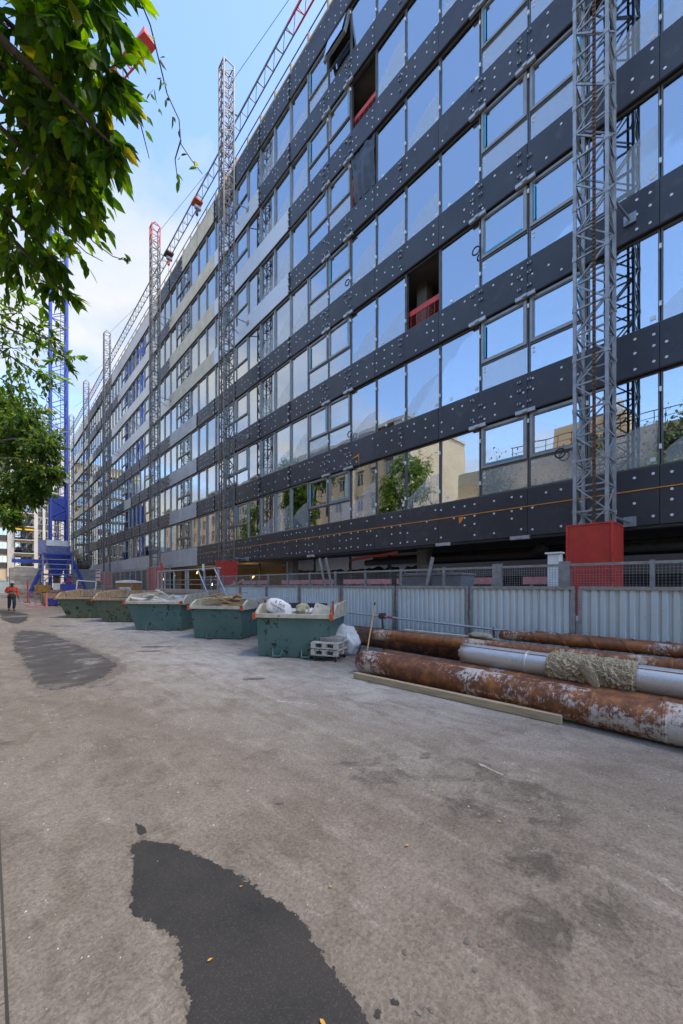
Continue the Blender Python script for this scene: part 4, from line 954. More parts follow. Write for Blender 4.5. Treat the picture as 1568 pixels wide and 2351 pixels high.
o = part('concrete_offcut', MB().prism([(a*1.25, b*1.25, 0) for a, b, c in pp], (0, 0, .085)), 'block', None, (5.10+.36*c_-.36*s_, 6.52+.36*s_+.36*c_, .405), (0, 0, pal.rotation_euler[2]), bevel=.012); tag(o, 'grey round cornered concrete offcut lying on the pallets', 'concrete')
# big white bag on the ground
vs = []
for v in ICO4[0]:
    p = Vector((v.x*.36, v.y*.52, max(v.z, -.55)*.42+.235)); vs.append(p + mnoise.noise_vector(v*1.7)*.10 + mnoise.noise_vector(v*4.5)*.045)
vs = [Vector((p.x, p.y, max(p.z, .004))) for p in vs]
t = thing('bulk_bag', 'crumpled white bulk bag with dark strap lying behind the pallets', 'bag', (6.42, 6.80, 0), -.75)
part('bag', MB().add(vs, ICO4[1]), 'sack', t, smooth=True)
part('strap', MB().path([(-.40, -.20, .35), (-.44, -.05, .18), (-.42, .2, .10), (-.3, .4, .12)], .022, .022, 6), 'rubber', t)
# ------------------------------------------------------------------ steel pipes
def pipe(label, m, x0, y0, z0, x1, y1, z1, r, rings=(), helix=0, seg=28, jag=0, wall=.012, cap=None, group=None):
    p0, p1 = Vector((x0, y0, z0)), Vector((x1, y1, z1)); d = p1-p0; L = d.length
    t = thing('steel_pipe', label, 'pipe', p0, 0, 'steel pipes stacked by the hoarding')
    t.rotation_euler = Vector((0, -1, 0)).rotation_difference(d).to_euler()
    n = 40; vs = []; fs = []
    for j in range(n+1):
        for i in range(seg):
            a = 2*math.pi*i/seg; y = -L*j/n
            if j == 0 and jag: y += -abs(mnoise.noise(Vector((math.cos(a)*2, math.sin(a)*2, x0))))*jag
            rr = r*(1+.012*mnoise.noise(Vector((math.cos(a)*1.5, y*1.3, math.sin(a)*1.5))))
            vs.append((rr*math.cos(a), y, rr*math.sin(a)))
    for j in range(n):
        for i in range(seg): fs.append((j*seg+i, j*seg+(i+1) % seg, (j+1)*seg+(i+1) % seg, (j+1)*seg+i))
    o = part('tube', MB().add(vs, fs), m, t, smooth=True)
    sm = o.modifiers.new('wall', 'SOLIDIFY'); sm.thickness = wall; sm.offset = -1
    if rings:
        for y in rings:
            b = MB(); b.tube((0, -y+.012, 0), (0, -y-.012, 0), r+.006, n=seg, caps=False)
            b.tube((0, -y+.012, 0), (0, -y+.03, 0), r+.006, r-.002, n=seg, caps=False); b.tube((0, -y-.012, 0), (0, -y-.03, 0), r+.006, r-.002, n=seg, caps=False)
            part('weld_ring', b, m, t, smooth=True)
    if helix:
        b = MB(); pts = []; st = int(L/helix*20)
        for k in range(st+1):
            a = k/20*2*math.pi; pts.append(((r+.003)*math.cos(a), -k/20*helix, (r+.003)*math.sin(a)))
        b.path(pts, .008, .008, 5); part('spiral_seam', b, m, t)
    return t
pipe('big rusty pipe with flaking white paint lying beside the timber beam', 'rust_a', 5.19, 5.05, .21, 5.21, -4.5, .21, .21, rings=(.52, 1.75, 2.35, 3.1, 3.75, 4.4, 5.2), jag=.10)
pipe('dark red rusty pipe on the ground wedged behind the big front pipe', 'rust_b', 5.62, 4.92, .19, 5.63, -4.2, .19, .19, rings=(1.2, 2.6, 4.2), jag=.06)
sp_ = pipe('silver grey pipe plastered with wet cement', 'silverpipe', 5.80, 3.33, .50, 5.78, -4.0, .50, .175, rings=(1.05,), jag=.10)
part('rust_seam', MB().box(-.10, -7.2, .148, -.085, -.02, .153), 'rust_o', sp_)
pipe('long thin rust banded pipe lying on top of the stack', 'rust_s', 6.10, 5.62, .575, 6.72, -4.0, .61, .108, rings=[.25+.33*k for k in range(26)], jag=.03)
pipe('large dark rusty pipe with a square hole near its end, against the hoarding', 'rust_d', 6.68, 6.80, .40, 6.66, -4.0, .40, .225, rings=(3.2, 6.4), jag=.02)
pipe('bright orange rust spiral seamed pipe on the back of the stack', 'rust_o', 6.86, 3.18, .735, 6.95, -4.4, .735, .088, helix=.42, jag=.05)
pipe('second orange rust spiral seamed pipe hidden behind the first', 'rust_o', 7.08, 2.65, .74, 7.1, -4.4, .74, .088, helix=.42)
o = part('pipe_hole_cover', MB().box(-.004, -.05, -.05, .004, .05, .05), 'white', None, (6.68-.2265, 6.62, .40), (0, 0, 0)); tag(o, 'small pale square tag on the end of the dark rusty pipe', 'tag')
for q, yy in enumerate((2.6, .2, -2.6)):
    o = part('timber_sleeper', MB().box(5.95, yy-.05, .0, 7.2, yy+.05, .172), 'woodpale', None); tag(o, 'timber sleeper under the stacked pipes', 'timber', 'sleepers under the pipes')
    o = part('timber_prop', MB().box(6.02, yy-.04, .175, 6.30, yy+.04, .47), 'woodpale', None); tag(o, 'timber prop under the thin rust banded pipe', 'timber', 'props under the thin pipe')
o = part('white_plank', MB().box(-.07, -1.1, -.012, .07, 1.1, .012), 'rim', None, (6.78, 4.2, .645), (.0, .0, .02)); tag(o, 'long whitish plank lying on the dark rusty pipe', 'plank')
vs = [Vector((v.x*.10, v.y*.24, v.z*.07)) + mnoise.noise_vector(v*3)*.03 for v in ICO3[0]]
o = part('cement_lump', MB().add(vs, ICO3[1]), 'mud', None, (6.72, 3.5, .69), smooth=True); tag(o, 'small pale cement lump on the white plank', 'cement')
# wet cement sleeve on the silver pipe
def blobmesh(fn, nu, nv):
    vs = [fn(i/(nu-1), j/(nv-1)) for i in range(nu) for j in range(nv)]; fs = []
    for i in range(nu-1):
        for j in range(nv-1): fs.append((i*nv+j, (i+1)*nv+j, (i+1)*nv+j+1, i*nv+j+1))
    return MB().add(vs, fs)
def sleeve(u, v):
    a = v*2*math.pi; y = 1.98-u*1.0
    q = Vector((math.cos(a)*3.4, y*16, math.sin(a)*3.4)); e = 1 if .03 < u < .97 else .35
    rr = .18+e*(.028+.020*mnoise.noise(q)+.022*mnoise.noise(q*2.2)+.016*mnoise.noise(q*5.5))
    return (5.79+rr*math.cos(a), y+.02*mnoise.noise(q*2), .50+rr*math.sin(a))
cs = thing('cement_sleeve', 'rough pale brown wet cement clod wrapped round the silver pipe', 'cement', (5.79, 1.5, .32))
o = part('coating', blobmesh(sleeve, 120, 90), 'mud', cs, smooth=False); o.location = (-5.79, -1.5, -.32)
def drip(u, v):
    a = v*2*math.pi; c = Vector((5.64, 1.55, .56)).lerp(Vector((5.30, 1.30, .43)), u) + Vector((0, 0, .05*math.sin(u*3)))
    rr = .085*(1-.25*u)*math.sqrt(max(0.02, 1-max(0, u-.8)**2*24)); q = Vector((math.cos(a)*2, u*4, math.sin(a)*2)); rr *= 1+.28*mnoise.noise(q*1.6)+.25*mnoise.noise(q*4)
    if u > .98: rr *= .25
    return (c.x+rr*math.cos(a)*.5, c.y+rr*math.cos(a)*.85, c.z+rr*math.sin(a))
o = part('drip', blobmesh(drip, 50, 40), 'mud', cs); o.location = (-5.79, -1.5, -.32)
# timber beam, broom handle, scaffold tubes
o = part('timber_beam', MB().prism([(0, 0, .004), (.085, 0, .004), (.085, 0, .105), (0, 0, .105)], (0, -3.24, 0)), 'woodpale', None, (4.70, 4.80, 0), (0, 0, math.atan2(.23, 3.22)), bevel=.006); tag(o, 'long squared timber beam on the ground in front of the pipes', 'timber')
t = thing('broom_handle', 'wooden broom handle with black tip leaning on the pipe ends', 'handle', (5.30, 5.12, .01))
part('stick', MB().tube((0, 0, 0), (.32, .02, 1.22), .014, n=8), 'wood', t); part('tip', MB().tube((.32, .02, 1.22), (.336, .021, 1.28), .016, n=8), 'rubber', t)
t = thing('scaffold_rail', 'thin galvanised scaffold tube with red clamp running in front of the hoarding', 'tube', (7.2, 9.2, 0))
part('long_tube', MB().tube((0, 0, .92), (.05, -6.0, .76), .024, n=8), 'tank', t); part('low_tube', MB().tube((-.05, -.2, .50), (0, -2.6, .48), .024, n=8), 'tank', t)
part('stand', MB().tube((.06, -2.88, 0), (.02, -2.85, .90), .024, n=8), 'rack', t); part('clamp', MB().box(-.05, -2.94, .79, .06, -2.80, .93), 'rack', t)
for a in (-2.75, -3.05, -.25): part('red_sleeve', MB().tube((0, a, .925+a*.0267), (0, a-.14, .925+(a-.14)*.0267), .03, n=8), 'red', t)
part('stand', MB().tube((.06, -.3, 0), (.02, -.3, .93), .024, n=8), 'rack', t); part('stand', MB().tube((.06, -5.7, 0), (.05, -5.7, .80), .024, n=8), 'rack', t)
for q in range(5):
    o = part('wood_splinter', MB().box(0, 0, 0, .22, .025, .012), 'woodpale', None, (5.6+r.uniform(-.5, .3), 6.0+r.uniform(-.5, .5), .003), (0, 0, r.uniform(0, 3))); tag(o, 'thin wood splinter on the ground near the bulk bag', 'splinter', 'wood splinters')
# ------------------------------------------------------------------ blue tower crane
cr = thing('tower_crane', 'tall blue lattice tower crane with splayed base struts and red jib', 'crane', (6.75, 61.7, 0))
cs_ = 1.7; cc = [(-cs_/2, -cs_/2), (cs_/2, -cs_/2), (cs_/2, cs_/2), (-cs_/2, cs_/2)]
for cx, cy in cc: part('tower_leg', MB().box(cx-.11, cy-.11, .2, cx+.11, cy+.11, 59), 'blue', cr)
b = MB(); z = 1.0; k = 0
while z < 58:
    for f in range(4):
        (ax, ay), (bx, by) = cc[f], cc[(f+1) % 4]
        b.bar((ax, ay, z), (bx, by, z+1.15), .07); b.bar((bx, by, z+1.15), (ax, ay, z+2.3), .07)
        if k % 3 == 0: b.bar((ax, ay, z), (bx, by, z), .08)
    z += 2.3; k += 1
part('tower_lattice', b, 'blue', cr, kind='stuff')
lad = MB().bar((.25, .3, 1), (.25, .3, 57), .05).bar((.65, .3, 1), (.65, .3, 57), .05)
for q in range(180): lad.bar((.25, .3, 1+q*.31), (.65, .3, 1+q*.31), .03)
for q in range(50): lad.bar((.15, .05, 1.4+q*1.1), (.75, .05, 1.4+q*1.1), .03); 
part('ladder', lad, 'rubber', cr, kind='stuff')
M['bluemesh'] = mat('blue_guard_mesh', (.03, .07, .40), (.03, .06, .3), 4, .5, alpha=.72)
for (x0, y0), (x1, y1) in zip(cc, cc[1:]+cc[:1]):
    part('guard_mesh', MB().bar((x0*.93, y0*.93, 11.45), (x1*.93, y1*.93, 11.45), .02, 3.1), 'bluemesh', cr)
part('landing', MB().box(-.95, -.95, 14.6, .95, .95, 14.7).box(-.98, -1.0, 14.7, .98, -.95, 16.0), 'tank', cr)
for cx, cy in cc:
    part('base_strut', MB().bar((cx, cy, 6.4), (cx*3.6, cy*1.6, .3), .34, .30), 'blue', cr)
part('base_cross', MB().box(-4.6, -.3, 4.3, -1.0, .2, 4.75), 'blue', cr)
JD = Vector((12.3-6.75, 44.2-61.7, 0)).normalized(); JN = Vector((-JD.y, JD.x, 0))
def jb(s, off, z): p = JD*s + JN*off; return (p.x, p.y, z)
b = MB()
for off, z in ((-.6, 59.2), (.6, 59.2), (0, 60.5)): b.bar(jb(-9, off, z), jb(17.6, off, z), .14)
s = -9.0
while s < 17:
    for off in (-.6, .6): b.bar(jb(s, off, 59.2), jb(s+.8, 0, 60.5), .08); b.bar(jb(s+.8, 0, 60.5), jb(s+1.6, off, 59.2), .08)
    b.bar(jb(s, -.6, 59.2), jb(s, .6, 59.2), .08); s += 1.6
part('jib', b, 'red', cr)
part('jib_tip', MB().add([jb(17.6, -.8, 58.9), jb(17.6, .8, 58.9), jb(19.3, .7, 58.9), jb(19.3, -.7, 58.9), jb(18.2, 0, 61.2)], [(0,1,2,3),(0,1,4),(1,2,4),(2,3,4),(3,0,4)]), 'red', cr)
part('jib_panel', MB().bar(jb(13.5, -.75, 59.8), jb(16.6, -.75, 59.8), .06, 1.4), 'rim', cr)
part('counterweight', MB().bar(jb(-9, 0, 58.3), jb(-7, 0, 58.3), 1.2, 1.6), 'block', cr); part('slewing_cab', MB().box(-.9, -.9, 57.6, .9, .9, 59.1), 'red', cr)
# ballast stacks
for sx, (x0, x1, y0) in enumerate(((1.9, 4.9, 60.6), (8.3, 11.0, 60.9))):
    for k in range(7):
        o = part('ballast_block', MB().box(x0+.02*(k % 2), y0, k*.52+.004, x1, y0+2.2, k*.52+.51), 'block', None, bevel=.02); tag(o, ['grey concrete ballast block, %s of the stack left of the crane foot', 'grey concrete ballast block, %s of the stack under the brush heap'][sx] % ('lowest', 'second from the ground', 'third from the ground', 'fourth from the ground', 'fifth from the ground', 'second from the top', 'topmost')[k], 'block', ['ballast blocks left of the crane', 'ballast blocks right of the crane'][sx])
# concrete hopper in front of the crane
hp = thing('concrete_hopper', 'blue steel concrete hopper in a railed support frame in front of the crane', 'hopper', (5.85, 55.2, 0), 0)
HW, HD = 1.35, 1.3
for cx in (-HW, HW):
    for cy in (-HD, HD): part('frame_leg', MB().box(cx-.08, cy-.08, 0, cx+.08, cy+.08, 5.1), 'bluegrey', hp)
for z in (2.75, 5.05):
    fr = MB(); fr.bar((-HW, -HD, z), (HW, -HD, z), .16); fr.bar((-HW, HD, z), (HW, HD, z), .16); fr.bar((-HW, -HD, z), (-HW, HD, z), .16); fr.bar((HW, -HD, z), (HW, HD, z), .16)
    part('frame_ring', fr, 'blue' if z > 4 else 'bluegrey', hp)
for z in (3.35, 3.9, 4.45):
    fr = MB(); fr.bar((-HW, -HD-.05, z), (HW, -HD-.05, z), .05); fr.bar((-HW-.05, -HD, z), (-HW-.05, HD, z), .05); part('guard_rail', fr, 'tank', hp)
part('brace', MB().bar((-HW, -HD, 1.9), (-HW*.4, -HD, 2.7), .1), 'bluegrey', hp); part('brace', MB().bar((HW, -HD, 1.9), (HW*.4, -HD, 2.7), .1), 'bluegrey', hp)
def frust(w0, d0, z0, w1, d1, z1):
    return MB().add([(-w0,-d0,z0),(w0,-d0,z0),(w0,d0,z0),(-w0,d0,z0),(-w1,-d1,z1),(w1,-d1,z1),(w1,d1,z1),(-w1,d1,z1)], [(0,3,2,1),(4,5,6,7),(0,1,5,4),(1,2,6,5),(2,3,7,6),(3,0,4,7)])
part('funnel', frust(.45, .45, 2.6, 1.05, 1.05, 5.0), 'blue', hp); part('outlet', MB().box(-.3, -.3, 1.7, .3, .3, 2.59), 'rack', hp)
part('upper_bucket', frust(.85, .85, 5.15, 1.0, 1.0, 6.0), 'bluegrey', hp); part('bucket_top', frust(1.02, 1.02, 6.0, .95, .95, 6.65), 'tank', hp); part('side_plate', MB().box(-1.75, -.9, 5.1, -1.05, -.85, 6.6), 'bluegrey', hp); part('side_plate', MB().box(1.06, .9, 5.1, 1.5, .95, 6.3), 'bluegrey', hp)
part('white_sheet', MB().box(-.45, -1.5, .4, .65, -1.45, 1.75), 'white', hp)
# brush heap on the ballast, red/white sign, small clutter round the crane foot
vs = [Vector((v.x*.9, v.y*.6, v.z*.4+.3)) + mnoise.noise_vector(v*3)*.25 for v in ICO3[0]]
M['brush'] = mat('dry_brush', (.11, .06, .045), (.06, .045, .035), 9, .9, bump=1, bscale=12)
o = part('brush_heap', MB().add(vs, ICO3[1]), 'brush', None, (9.4, 61.9, 3.62)); tag(o, 'reddish dry brush heap on the ballast blocks', 'brush')
M['yellowbin'] = mat('yellow_rusty', (.40, .26, .04), (.3, .16, .05), 4, .7, c3=(.12, .06, .03), s3=6, t3=(.55, .65))
t = thing('mortar_tub', 'yellow rusty mortar tub by the crane foot', 'tub', (4.2, 50.5, .55)); part('body', frust(.55, .5, .3, .72, .6, 1.0), 'yellowbin', t); part('foot', MB().box(-.5, -.45, 0, .5, .45, .28), 'rack', t)
for q, (x, y) in enumerate(((3.55, 35.6), (4.25, 35.0), (5.0, 35.2))):
    t = thing('blue_tub', 'blue and grey plastic rubble tub standing behind the rusty skips', 'tub', (x, y, 0), .3*q, 'blue rubble tubs')
    part('body', frust(.26, .2, .12, .36, .30, .58), 'blue' if q != 1 else 'blockgrey', t); part('rim', frust(.38, .32, .582, .38, .32, .63), 'bluegrey', t); part('foot', MB().box(-.25, -.2, 0, .25, .2, .118), 'rubber', t)
t = thing('debris_bin', 'long rusty bin of scrap metal beside the blue tubs', 'bin', (3.9, 37.2, 0), .2); part('body', frust(.8, .4, .1, .95, .5, .95), 'rimrust', t); part('foot', MB().box(-.7, -.35, 0, .7, .35, .098), 'rubber', t)
vs = [Vector((v.x*.8, v.y*.4, v.z*.22+.95)) + mnoise.noise_vector(v*4)*.12 for v in ICO3[0]]; part('scrap', MB().add(vs, ICO3[1]), 'rack', t)
t = thing('red_bollard', 'pink red round bollard beside the blue tubs', 'bollard', (3.15, 35.2, 0)); part('post', MB().tube((0, 0, 0), (0, 0, 1.0), .07, n=10), 'pink', t); part('cap', MB().tube((0, 0, 1.001), (0, 0, 1.05), .075, n=10), 'red', t)
patch('painted_floor', [(1.6, 45), (3.0, 45), (3.4, 38), (3.6, 34.4), (2.9, 33.8), (2.4, 36), (1.9, 40)], .12, .005, 4, 'pinkfloor')
for q in range(6):
    y = 34.0+2.0*q; x = 2.75-.21*q
    t = thing('barrier_frame', 'thin grey crowd barrier frame on the pink painted floor' if q < 4 else 'thin grey crowd barrier frame near the crane foot', 'barrier', (x, y, 0), .1, 'crowd barrier frames')
    part('frame', MB().tube((0, 0, .1), (0, 0, 1.05), .02, n=6).tube((0, 1.7, .1), (0, 1.7, 1.05), .02, n=6).tube((0, 0, 1.05), (0, 1.7, 1.05), .02, n=6), 'galv', t)
    for a in (0, 1.7): part('foot', MB().box(-.25, a-.03, 0, .25, a+.03, .03), 'galv', t)
    if q % 2: part('red_board', MB().box(-.015, .1, .75, .015, 1.6, .95), 'pink', t)
t = thing('red_pole', 'slim red pole standing behind the worker', 'pole', (2.6, 44, 0)); part('pole', MB().tube((0, 0, 0), (0, 0, 1.95), .05, n=8), 'red', t); part('foot', MB().tube((0, 0, 0), (0, 0, .08), .2, n=10), 'rubber', t)
t = thing('folding_sign', 'white framed empty sign stand behind the rusty skips', 'sign stand', (5.75, 36.5, 0), -.4)
fr = MB(); fr.bar((-.65, 0, .95), (-.55, 0, 1.95), .08); fr.bar((.65, 0, .9), (.75, 0, 1.85), .08); fr.bar((-.55, 0, 1.95), (.75, 0, 1.85), .08); fr.bar((-.65, 0, .98), (.65, 0, .93), .14); part('frame', fr, 'white', t)
for a in (-.55, .55): part('leg', MB().box(a-.03, -.03, 0, a+.03, .03, .9), 'galv', t)
t = thing('blue_cabinet', 'blue site cabinet with white notice and red hose loop by the crane strut', 'cabinet', (6.35, 49.5, 0)); part('body', MB().box(-.75, -.4, .1, .75, .4, 1.65), 'blue', t); part('notice', MB().box(-.35, -.41, .6, .2, -.402, .95), 'white', t); part('foot', MB().box(-.6, -.3, 0, .6, .3, .098), 'rubber', t)
part('hose_loop', MB().path([(-.7, -.45, 1.6), (-.2, -.45, 1.95), (.5, -.45, 1.85), (.95, -.45, 1.2), (1.0, -.45, .4)], .05, .05), 'red', t)
t = thing('site_banner', 'red and white striped site sign fixed on the wire fence', 'sign', (8.45, 46.6, .95))
part('board', MB().box(-.03, -1.1, .9, 0, 1.1, 2.2), 'white', t)
for z in (1.0, 1.4, 1.8, 2.1): part('stripe', MB().box(-.036, -1.0, z-.08, -.031, 1.0, z+.05), 'red', t)
# brown portable toilet
t = thing('portable_toilet', 'brown portable toilet cabin with white roof and lettered sign', 'toilet', (7.35, 30.2, 0), rad(-42))
part('cabin', MB().box(-.55, -.55, .05, .55, .55, 1.74), 'toilet', t); part('base', MB().box(-.58, -.58, 0, .58, .58, .049), 'rubber', t)
part('roof', MB().prism([(-.62, -.62, 1.742), (.62, -.62, 1.742), (.58, -.62, 1.84), (0, -.62, 1.93), (-.58, -.62, 1.86)], (0, 1.24, 0)), 'white', t)
part('door', MB().box(-.57, -.40, .12, -.553, .40, 1.6), 'greenold', t)
for z in (1.56, 1.62, 1.68): part('vent_slat', MB().box(-.45, -.57, z-.018, .45, -.552, z+.012), 'yellowbin', t)
sg = part('sign', MB().box(-.36, -.566, 1.10, .42, -.553, 1.42), 'white', t); inst('lettering', text_mesh('WC', .27, 'ink'), sg, (-.13, -.569, 1.255), (rad(90), 0, 0)); inst('lettering', text_mesh('|OC', .27, 'inkblue'), sg, (.2, -.569, 1.255), (rad(90), 0, 0))
# ------------------------------------------------------------------ worker
def skinmesh(name, pts, edges, radii, m, parent, sub=2, root=0):
    me = bpy.data.meshes.new(name); me.from_pydata(pts, edges, []); o = bpy.data.objects.new(name, me); C.objects.link(o); o.parent = parent
    sk = o.modifiers.new('skin', 'SKIN'); sk.use_smooth_shade = True
    for i, v in enumerate(me.skin_vertices[0].data):
        rr = radii[i]; v.radius = rr if isinstance(rr, tuple) else (rr, rr); v.use_root = (i == root)
    s_ = o.modifiers.new('sub', 'SUBSURF'); s_.levels = sub; s_.render_levels = sub
    me.materials.append(M[m])
    dg = bpy.context.evaluated_depsgraph_get(); ev = o.evaluated_get(dg); me2 = bpy.data.meshes.new_from_object(ev)
    o.modifiers.clear(); o.data = me2
    if not me2.materials: me2.materials.append(M[m])
    return o
pe = thing('person', 'worker in orange jacket, dark trousers and white helmet walking across the yard', 'person', (1.07, 30.9, 0), rad(12))
# faces -Y (towards the camera); +X is the figure's left
body_pts = [(0,0,.95),(0,0,1.2),(0,-.01,1.42),(0,-.02,1.53),(0,-.04,1.64),(0,-.05,1.72),(.19,0,1.40),(.27,.02,1.14),(.29,-.06,.90),(.30,-.09,.80),(-.19,0,1.40),(-.27,.03,1.16),(-.13,-.22,1.22),(-.06,-.27,1.25),(.09,0,.90),(.10,-.10,.50),(.10,.0,.10),(.10,-.14,.04),(-.09,0,.90),(-.09,.06,.50),(-.09,.20,.14),(-.09,.10,.04)]
body_e = [(0,1),(1,2),(2,3),(3,4),(4,5),(2,6),(6,7),(7,8),(8,9),(2,10),(10,11),(11,12),(12,13),(0,14),(14,15),(15,16),(16,17),(0,18),(18,19),(19,20),(20,21)]
body_r = [.13,.13,.13,.055,.095,.08,.06,.045,.038,.035,.06,.045,.038,.035,.08,.06,.045,.04,.08,.06,.045,.04]
skinmesh('body', body_pts, body_e, body_r, 'skin', pe)
jp = [(0,0,.98),(0,0,1.2),(0,-.01,1.40),(0,-.02,1.50),(.20,0,1.41),(.285,.02,1.14),(.295,-.05,.93),(-.20,0,1.41),(-.285,.03,1.16),(-.16,-.20,1.21)]
skinmesh('jacket', jp, [(0,1),(1,2),(2,3),(2,4),(4,5),(5,6),(2,7),(7,8),(8,9)], [(.20,.155),(.195,.155),(.20,.145),.075,.09,.075,.065,.09,.075,.065], 'cloth_o', pe)
tp = [(0,0,.98),(.10,0,.88),(.105,-.10,.50),(.10,-.01,.14),(-.10,0,.88),(-.095,.06,.50),(-.09,.18,.18)]
skinmesh('trousers', tp, [(0,1),(1,2),(2,3),(0,4),(4,5),(5,6)], [(.16,.14),.115,.09,.075,.115,.09,.075], 'cloth_d', pe)
for z in (1.08, 1.22):
    part('reflective_band', MB().tube((0, 0, z), (0, 0, z+.05), .224, .222, n=20, caps=False), 'band', pe, smooth=True)
for sx, p0, p1 in ((.105, (0, -.0, .05), (0, -.16, .04)), (-.09, (0, .19, .10), (0, .07, .045))):
    vs = [Vector((v.x*.058+sx, v.y*.15+(p0[1]+p1[1])/2, max(v.z*.075+.06, .0)+ (.03 if sx < 0 else 0))) for v in ICO2[0]]; part('boot', MB().add(vs, ICO2[1]), 'boot', pe, smooth=True)
vs = [Vector((v.x*.125, v.y*.15-.045, max(v.z, -.1)*.14+1.735)) for v in ICO3[0]]; hl = part('helmet', MB().add(vs, ICO3[1]), 'white', pe, smooth=True); part('brim', MB().tube((0, -.06, 1.712), (0, -.06, 1.728), .155, .15, n=18), 'white', hl)
for sx in (-.035, .035): part('eye', MB().add([Vector((v.x*.012+sx, v.y*.01-.142, v.z*.009+1.665)) for v in ICO2[0]], ICO2[1]), 'rubber', pe)
part('nose', MB().add([Vector((v.x*.014, v.y*.02-.150, v.z*.022+1.635)) for v in ICO2[0]], ICO2[1]), 'skin', pe); part('mouth', MB().box(-.025, -.142, 1.594, .025, -.132, 1.601), 'rack', pe)
for sx in (-.098, .098): part('ear', MB().add([Vector((v.x*.014+sx, v.y*.02-.04, v.z*.032+1.65)) for v in ICO2[0]], ICO2[1]), 'skin', pe)
part('beard', MB().add([Vector((v.x*.075, v.y*.06-.075, v.z*.06+1.575)) for v in ICO2[0]], ICO2[1]), 'rubber', pe, smooth=True)
for hx, hy, hz, dx in ((.30, -.10, .80, -1), (-.05, -.28, 1.255, 1)):
    b = MB()
    for q in range(4): b.path([(hx+(q-1.5)*.017, hy, hz), (hx+(q-1.5)*.018, hy-.02, hz-.05-.006*(q in (1, 2))), (hx+(q-1.5)*.016, hy-.005, hz-.085-.008*(q in (1, 2)))], .009, .007, 6)
    b.path([(hx+dx*.03, hy-.005, hz+.02), (hx+dx*.045, hy-.03, hz-.01), (hx+dx*.04, hy-.04, hz-.04)], .010, .008, 6)
    part('fingers', b, 'skin', pe, smooth=True, kind='stuff')
# ------------------------------------------------------------------ apartment blocks
def apt(name, label, loc, rz, bays, floors, z0, pitch, top, W0, W1, D, group=None, awn=(), shop=True, spm='brownp'):
    t = thing(name, label, 'building', loc, rz, group)
    part('wall', MB().box(W0, .32, 0, W1, D, top), 'plaster', t)
    part('roof_edge', MB().box(W0-.15, -.15, top+.002, W1+.15, D, top+.35), 'pier', t)
    piers = {}; wins = {}
    for (u0, u1, ty) in bays:
        w = u1-u0
        if ty == 'pier':
            part('pier', MB().box(u0, -.12, 3.2, u1, .318, top), 'pier', t); part('pier_foot', MB().box(u0+.12*w, -.02, 0, u1-.12*w, .318, 3.198), 'concg', t); continue
        if shop: 
            s_ = part('shopfront', MB().box(u0+.1, .22, .1, u1-.1, .318, 2.6), 'brownp', t); part('lit_sign', MB().box(u0+.12, .16, 2.1, u1-.12, .215, 2.7), 'yellow' if (int(u0*3) % 2) else 'rim', s_)
        for f in range(floors):
            z = z0+f*pitch
            if ty == 'balc':
                key = ('b', round(w, 2))
                if key not in wins:
                    wf = MB()
                    for i_ in range(4): wf.box(.2+i_*(w-.44)/3, .24, .05, .24+i_*(w-.44)/3, .315, 2.25)
                    wf.box(.24, .24, 2.2, w-.2, .315, 2.25)
                    rl = MB().bar((.02, -.92, 1.0), (w-.02, -.92, 1.0), .05)
                    for i_ in range(int(w/.12)): rl.bar((.06+i_*.12, -.92, .12), (.06+i_*.12, -.92, .98), .018)
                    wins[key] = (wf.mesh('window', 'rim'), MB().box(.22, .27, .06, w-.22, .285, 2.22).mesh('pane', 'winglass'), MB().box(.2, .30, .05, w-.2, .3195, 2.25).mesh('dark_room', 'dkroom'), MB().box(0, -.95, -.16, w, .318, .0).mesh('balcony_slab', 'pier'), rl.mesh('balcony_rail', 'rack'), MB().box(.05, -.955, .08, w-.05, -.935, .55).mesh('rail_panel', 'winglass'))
                a = wins[key]
                wn_ = inst('window', a[0], t, (u0, 0, z)); inst('pane', a[1], wn_); inst('dark_room', a[2], wn_)
                sb_ = inst('balcony_slab', a[3], t, (u0, 0, z)); inst('balcony_rail', a[4], sb_, kind='stuff'); inst('rail_panel', a[5], sb_)
                if (f, round(u0)) in awn or f in awn: part('awning', MB().prism([(.12, -.1, 2.55), (.12, -1.05, 2.12), (.12, -1.05, 1.98), (.12, -1.02, 1.98), (.12, -1.02, 2.10), (.12, -.1, 2.50)], (w-.24, 0, 0)), 'yellow', t, (u0, 0, z))
            else:
                key = ('w', round(w, 2))
                if key not in wins:
                    wf = MB(); 
                    for a_, b_, c_, d_ in ((.04, .75, .10, 2.2), (w-.10, .75, w-.04, 2.2), (.10, .75, w-.10, .82), (.10, 2.13, w-.10, 2.2), (w/2-.03, .82, w/2+.03, 2.13)): wf.box(a_, .22, b_, c_, .315, d_)
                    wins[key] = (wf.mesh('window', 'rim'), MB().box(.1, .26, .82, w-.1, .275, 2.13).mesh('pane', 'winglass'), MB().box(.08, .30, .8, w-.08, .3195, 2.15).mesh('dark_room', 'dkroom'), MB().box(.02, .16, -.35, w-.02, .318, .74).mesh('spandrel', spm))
                a = wins[key]; wn_ = inst('window', a[0], t, (u0, 0, z)); inst('pane', a[1], wn_); inst('dark_room', a[2], wn_); inst('spandrel', a[3], t, (u0, 0, z))
    return t
